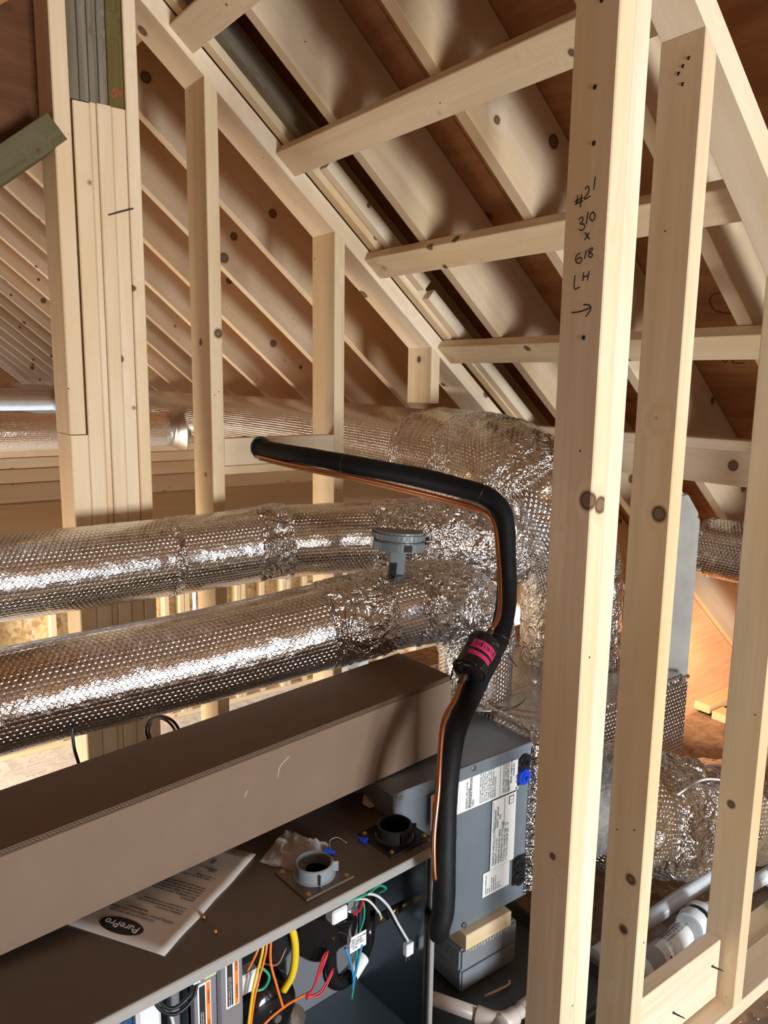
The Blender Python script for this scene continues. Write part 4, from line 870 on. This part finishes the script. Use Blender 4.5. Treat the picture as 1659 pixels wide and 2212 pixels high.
sweep('line_sheath', resample(catmull([(c[0]-.004, c[1]-.004, c[2]-.007) for c in cu[1:8]], 8), .01), .0045, plain('orange_sheath', (.34, .12, .04), .5), CL, 12)
FD = thing('filter_drier', 'black canister filter drier with a pink sticker on the copper line', 'filter drier', (1.195, 1.225, .93))
c0 = Vector((1.242, 1.2485, .977)); c1 = Vector((1.150, 1.2155, .912)); ax = (c1-c0).normalized(); Lf = (c1-c0).length
lathe('canister', [(.0, -.010), (.008, -.010), (.009, 0), (.028, .003), (.036, .010), (.037, .018), (.0385, .020), (.0385, .024), (.037, .026), (.037, Lf-.018), (.036, Lf-.010), (.028, Lf-.003), (.009, Lf), (.008, Lf+.010), (.0, Lf+.010)], m_blackg, FD, zaxis(c0, ax), 40)
# sticker wrapped on the side that faces the room
side = Vector((-.55, -.80, .15)); side = (side-ax*side.dot(ax)).normalized(); oth = ax.cross(side)
def wrap(name, a0, a1, s0, s1, r, mat, par):
    V = []; F = []; n = 14
    for i in range(n+1):
        a = a0+(a1-a0)*i/n; d = side*math.cos(a)+oth*math.sin(a)
        V += [d*r+ax*s0, d*r+ax*s1]
        if i: k = len(V); F.append((k-4, k-3, k-1, k-2))
    return mesh_obj(name, V, F, mat, par, Matrix.Translation(c0), True)
wrap('pink_sticker', -.95, .95, Lf*.30, Lf*.50, .0376, m_pink, FD); wrap('pink_sticker', -.75, .95, Lf*.56, Lf*.66, .0376, m_pink, FD)
for k2 in range(9): wrap('sticker_print', -.75+.17*k2, -.75+.17*k2+(.05 if k2 % 3 else .11), Lf*(.36 if k2 % 2 else .33), Lf*.44, .0380, m_ink, FD)
sweep('cable_tie', [c1-ax*.018+(side*math.cos(a)+oth*math.sin(a))*.039 for a in [i*.2618 for i in range(25)]], .0018, m_black, FD, 8)
board('tie_tail', c1+oth*.036, c1+oth*.046+Vector((.004, 0, -.035)), (1, 0, 0), .004, .0015, m_black, FD, bev=.0002)
# ------------------------------------------------------------------ condensate plumbing
DL = thing('drain_pipe', 'pinkish white pvc drain pipe with a tee in front of the grey blocks', 'pipe', (1.2, 1.15, .06))
sweep('pipe', [Vector((1.05, 1.395, .075)), Vector((1.205, 1.145, .060))], .0165, m_pvcp, DL, 24)
sweep('elbow', resample(catmull([(1.185, 1.178, .062), (1.207, 1.142, .060), (1.232, 1.125, .058), (1.262, 1.122, .058)], 6), .004), .0205, m_pvcp, DL, 24)
sweep('elbow', resample([(1.215, 1.135, .06), (1.19, 1.075, .058)], .01), .0205, m_pvcp, DL, 24)
sweep('pipe', [Vector((1.24, 1.124, .058)), Vector((1.50, 1.128, .058))], .0165, m_pvcp, DL, 24)
sweep('coupling', [Vector((1.285, 1.1235, .058)), Vector((1.335, 1.1245, .058))], .0205, m_pvcp, DL, 24)
FS = thing('float_switch', 'small white float switch housing with black lettering beside the furnace end', 'switch', (1.07, 1.34, .10))
lathe('housing', [(.0, 0), (.020, 0), (.020, .055), (.024, .056), (.024, .078), (.012, .086), (.0, .086)], m_pvcp, FS, (1.09, 1.325, .095), 28)
text('lettering', 'UL', .016, m_ink, FS, frame((1.075, 1.3045, .118), (.85, -.5, 0), (-.5, -.85, 0)))
DW = thing('drain_pipe', 'long white pvc drain pipe crossing the floor behind the right studs', 'pipe', (2.2, 1.15, .02))
sweep('pipe', [Vector((1.58, 1.137, .055)), Vector((3.6, 1.17, .045))], .0225, m_pvc, DW, 28)
NTZ = thing('neutralizer_tube', 'clear condensate neutralizer tube with white unions and a printed label, lying on the floor', 'neutralizer', (1.8, 1.045, 0))
a, b = Vector((1.62, 1.035, .052)), Vector((1.905, 1.055, .052)); dN = (b-a).normalized()
sweep('clear_tube', [a, b], .034, m_clear, NTZ, 36); sweep('media', [a+dN*.01, b-dN*.05], .030, m_marble, NTZ, 32)
lathe('union_nut', [(.0, 0), (.043, 0), (.046, .006), (.046, .022), (.040, .030), (.034, .030), (.033, .036), (.0, .036)], m_pvc, NTZ, zaxis(b, dN), 12)
lathe('union_ring', [(.036, -.012), (.041, -.012), (.043, -.006), (.043, .001), (.036, .001)], m_pvc, NTZ, zaxis(b, dN), 36)
lathe('seal_ring', [(.030, .034), (.042, .034), (.042, .042), (.030, .042)], m_black, NTZ, zaxis(b, dN), 36)
lathe('union_half', [(.0, .042), (.046, .042), (.046, .060), (.038, .075), (.024, .082), (.022, .110), (.0, .110)], m_pvc, NTZ, zaxis(b, dN), 36)
lathe('union_ring', [(.036, -.012), (.043, -.006), (.043, .020), (.036, .030)], m_pvc, NTZ, zaxis(a+dN*.0, dN), 36)
sweep('pipe', [b+dN*.10, Vector((3.4, 1.005, .045))], .021, m_pvc, NTZ, 24)
sweep('elbow', [Vector((2.30, 1.038, .0485)), Vector((2.38, 1.034, .048))], .027, m_pvc, NTZ, 28)
sd_ = Vector((-.35, -.62, .70)); sd_ = (sd_-dN*sd_.dot(dN)).normalized(); ot = dN.cross(sd_)
V = []; F = []
for i in range(15):
    an = -.85+1.7*i/14; d = sd_*math.cos(an)+ot*math.sin(an); V += [a+dN*.09+d*.0347, a+dN*.235+d*.0347]
    if i: k = len(V); F.append((k-4, k-3, k-1, k-2))
mesh_obj('label', [v-a for v in V], F, m_lab, NTZ, Matrix.Translation(a), True)
def cyl(rr, s0, a0, dirx, flip=1):
    def f(co):
        an = a0-co.y/rr*flip; d = sd_*math.cos(an)+ot*math.sin(an); return d*(rr+co.z)+dN*(s0+co.x)
    return f
text('label_text', 'CONDENSATE NEUTRALIZER\nLow capacity, 40 000 BTU\nReplace media yearly\nInstall horizontally\nafter the trap', .0085, m_ink, NTZ, Matrix.Translation(a), bend=cyl(.035, .13, -.55, 1, -1), ext=.0001)
text('label_text', '|||||||||', .020, m_ink, NTZ, Matrix.Translation(a), bend=cyl(.035, .097, -.1, 1, -1), ext=.0001)
lathe('red_mark', [(.0, .0004), (.006, .0004), (.0062, 0)], m_redink, NTZ, zaxis(a+dN*.115+(sd_*math.cos(.6)+ot*math.sin(.6))*.0350, sd_*math.cos(.6)+ot*math.sin(.6)), 16)
# ------------------------------------------------------------------ odds and ends
LO = thing('cable_loop', 'dark cable looping up behind the long cardboard box', 'cable', (.7, 1.6, .8))
sweep('cable', catmull([(.585, 1.615, .70), (.566, 1.615, .762), (.559, 1.612, .795), (.573, 1.612, .815), (.594, 1.612, .816), (.619, 1.612, .800), (.636, 1.612, .770), (.645, 1.61, .72)], 8), .0032, WIRE['black'], LO, 8)
sweep('cable', catmull([(.592, 1.62, .70), (.573, 1.62, .762), (.567, 1.618, .790), (.578, 1.618, .807), (.596, 1.618, .808), (.615, 1.618, .793), (.629, 1.618, .766), (.636, 1.615, .72)], 8), .0032, WIRE['brown'], LO, 8)
LO2 = thing('cable', 'short dark cable hanging behind the left part of the long box', 'cable', (.40, 1.62, .75))
sweep('cable', catmull([(.407, 1.625, .835), (.406, 1.62, .811), (.407, 1.615, .786), (.412, 1.61, .757), (.42, 1.605, .69)], 8), .0036, WIRE['black'], LO2, 8)
RL = thing('white_canister', 'white round canister with black lettering just behind the box top', 'canister', (1.275, 1.83, 0))
lathe('canister', [(.0, 0), (.038, 0), (.040, .004), (.040, .09), (.036, .10), (.0, .10)], m_lab, RL, Matrix.Translation((1.275, 1.83, .645)), 32)
text('lettering', 'PART\nNO 24', .018, m_ink, RL, frame((1.235, 1.807, .715), (.8, -.55, 0), (-.5, -.8, 0)))
lathe('stand', [(.0, 0), (.03, 0), (.03, .625), (.0, .625)], m_card, RL, Matrix.Translation((1.275, 1.83, .02)), 24)
SB = thing('scrap_board', 'grey board with printed lettering lying on the floor at the lower right corner', 'board', (2.2, .97, 0))
board('board', (1.90, .960, .018), (2.6, .960, .018), (0, 1, 0), .076, .033, m_plate, SB)
text('stamp', 'SPRUCE-PINE', .016, m_ink, SB, Matrix.Translation((2.0, .985, .0355)) @ Matrix.Rotation(R(2), 4, 'Z'))
text('stamp', '2 GRADE', .016, m_ink, SB, Matrix.Translation((1.96, .945, .0355)) @ Matrix.Rotation(R(2), 4, 'Z'))
SWB = thing('switch_box', 'small blue-grey plastic box behind the rightmost stud, above the flexible duct', 'box', (2.5, 1.25, .30))
box('box', (.09, .06, .10), m_greyc, SWB, (2.50, 1.245, .545), .006); box('stand', (.03, .03, .48), m_galv, SWB, (2.50, 1.245, .25), .002)
# sawdust crumbs on the floor
V = []; F = []; rn_ = random.Random(3)
for i in range(900):
    x, y = rn_.gauss(1.95, .35), rn_.uniform(.62, 1.05) if i % 3 else rn_.uniform(1.1, 1.6)
    if 1.2 < x < 3.6 and not (YB0-.005 < y < YB1+.005) and not (x < 1.58 and y > 1.02):
        s_ = rn_.uniform(.0012, .0035); k = len(V); V += [(x-s_, y, .001), (x+s_, y-s_*.5, .001), (x, y+s_, .001), (x, y, .001+s_)]; F += [(k, k+1, k+2), (k, k+1, k+3), (k+1, k+2, k+3), (k+2, k, k+3)]
o = mesh_obj('sawdust', V, F, m_plate); tag(o, 'pale sawdust crumbs scattered on the dusty floor', 'sawdust', None, 'stuff')
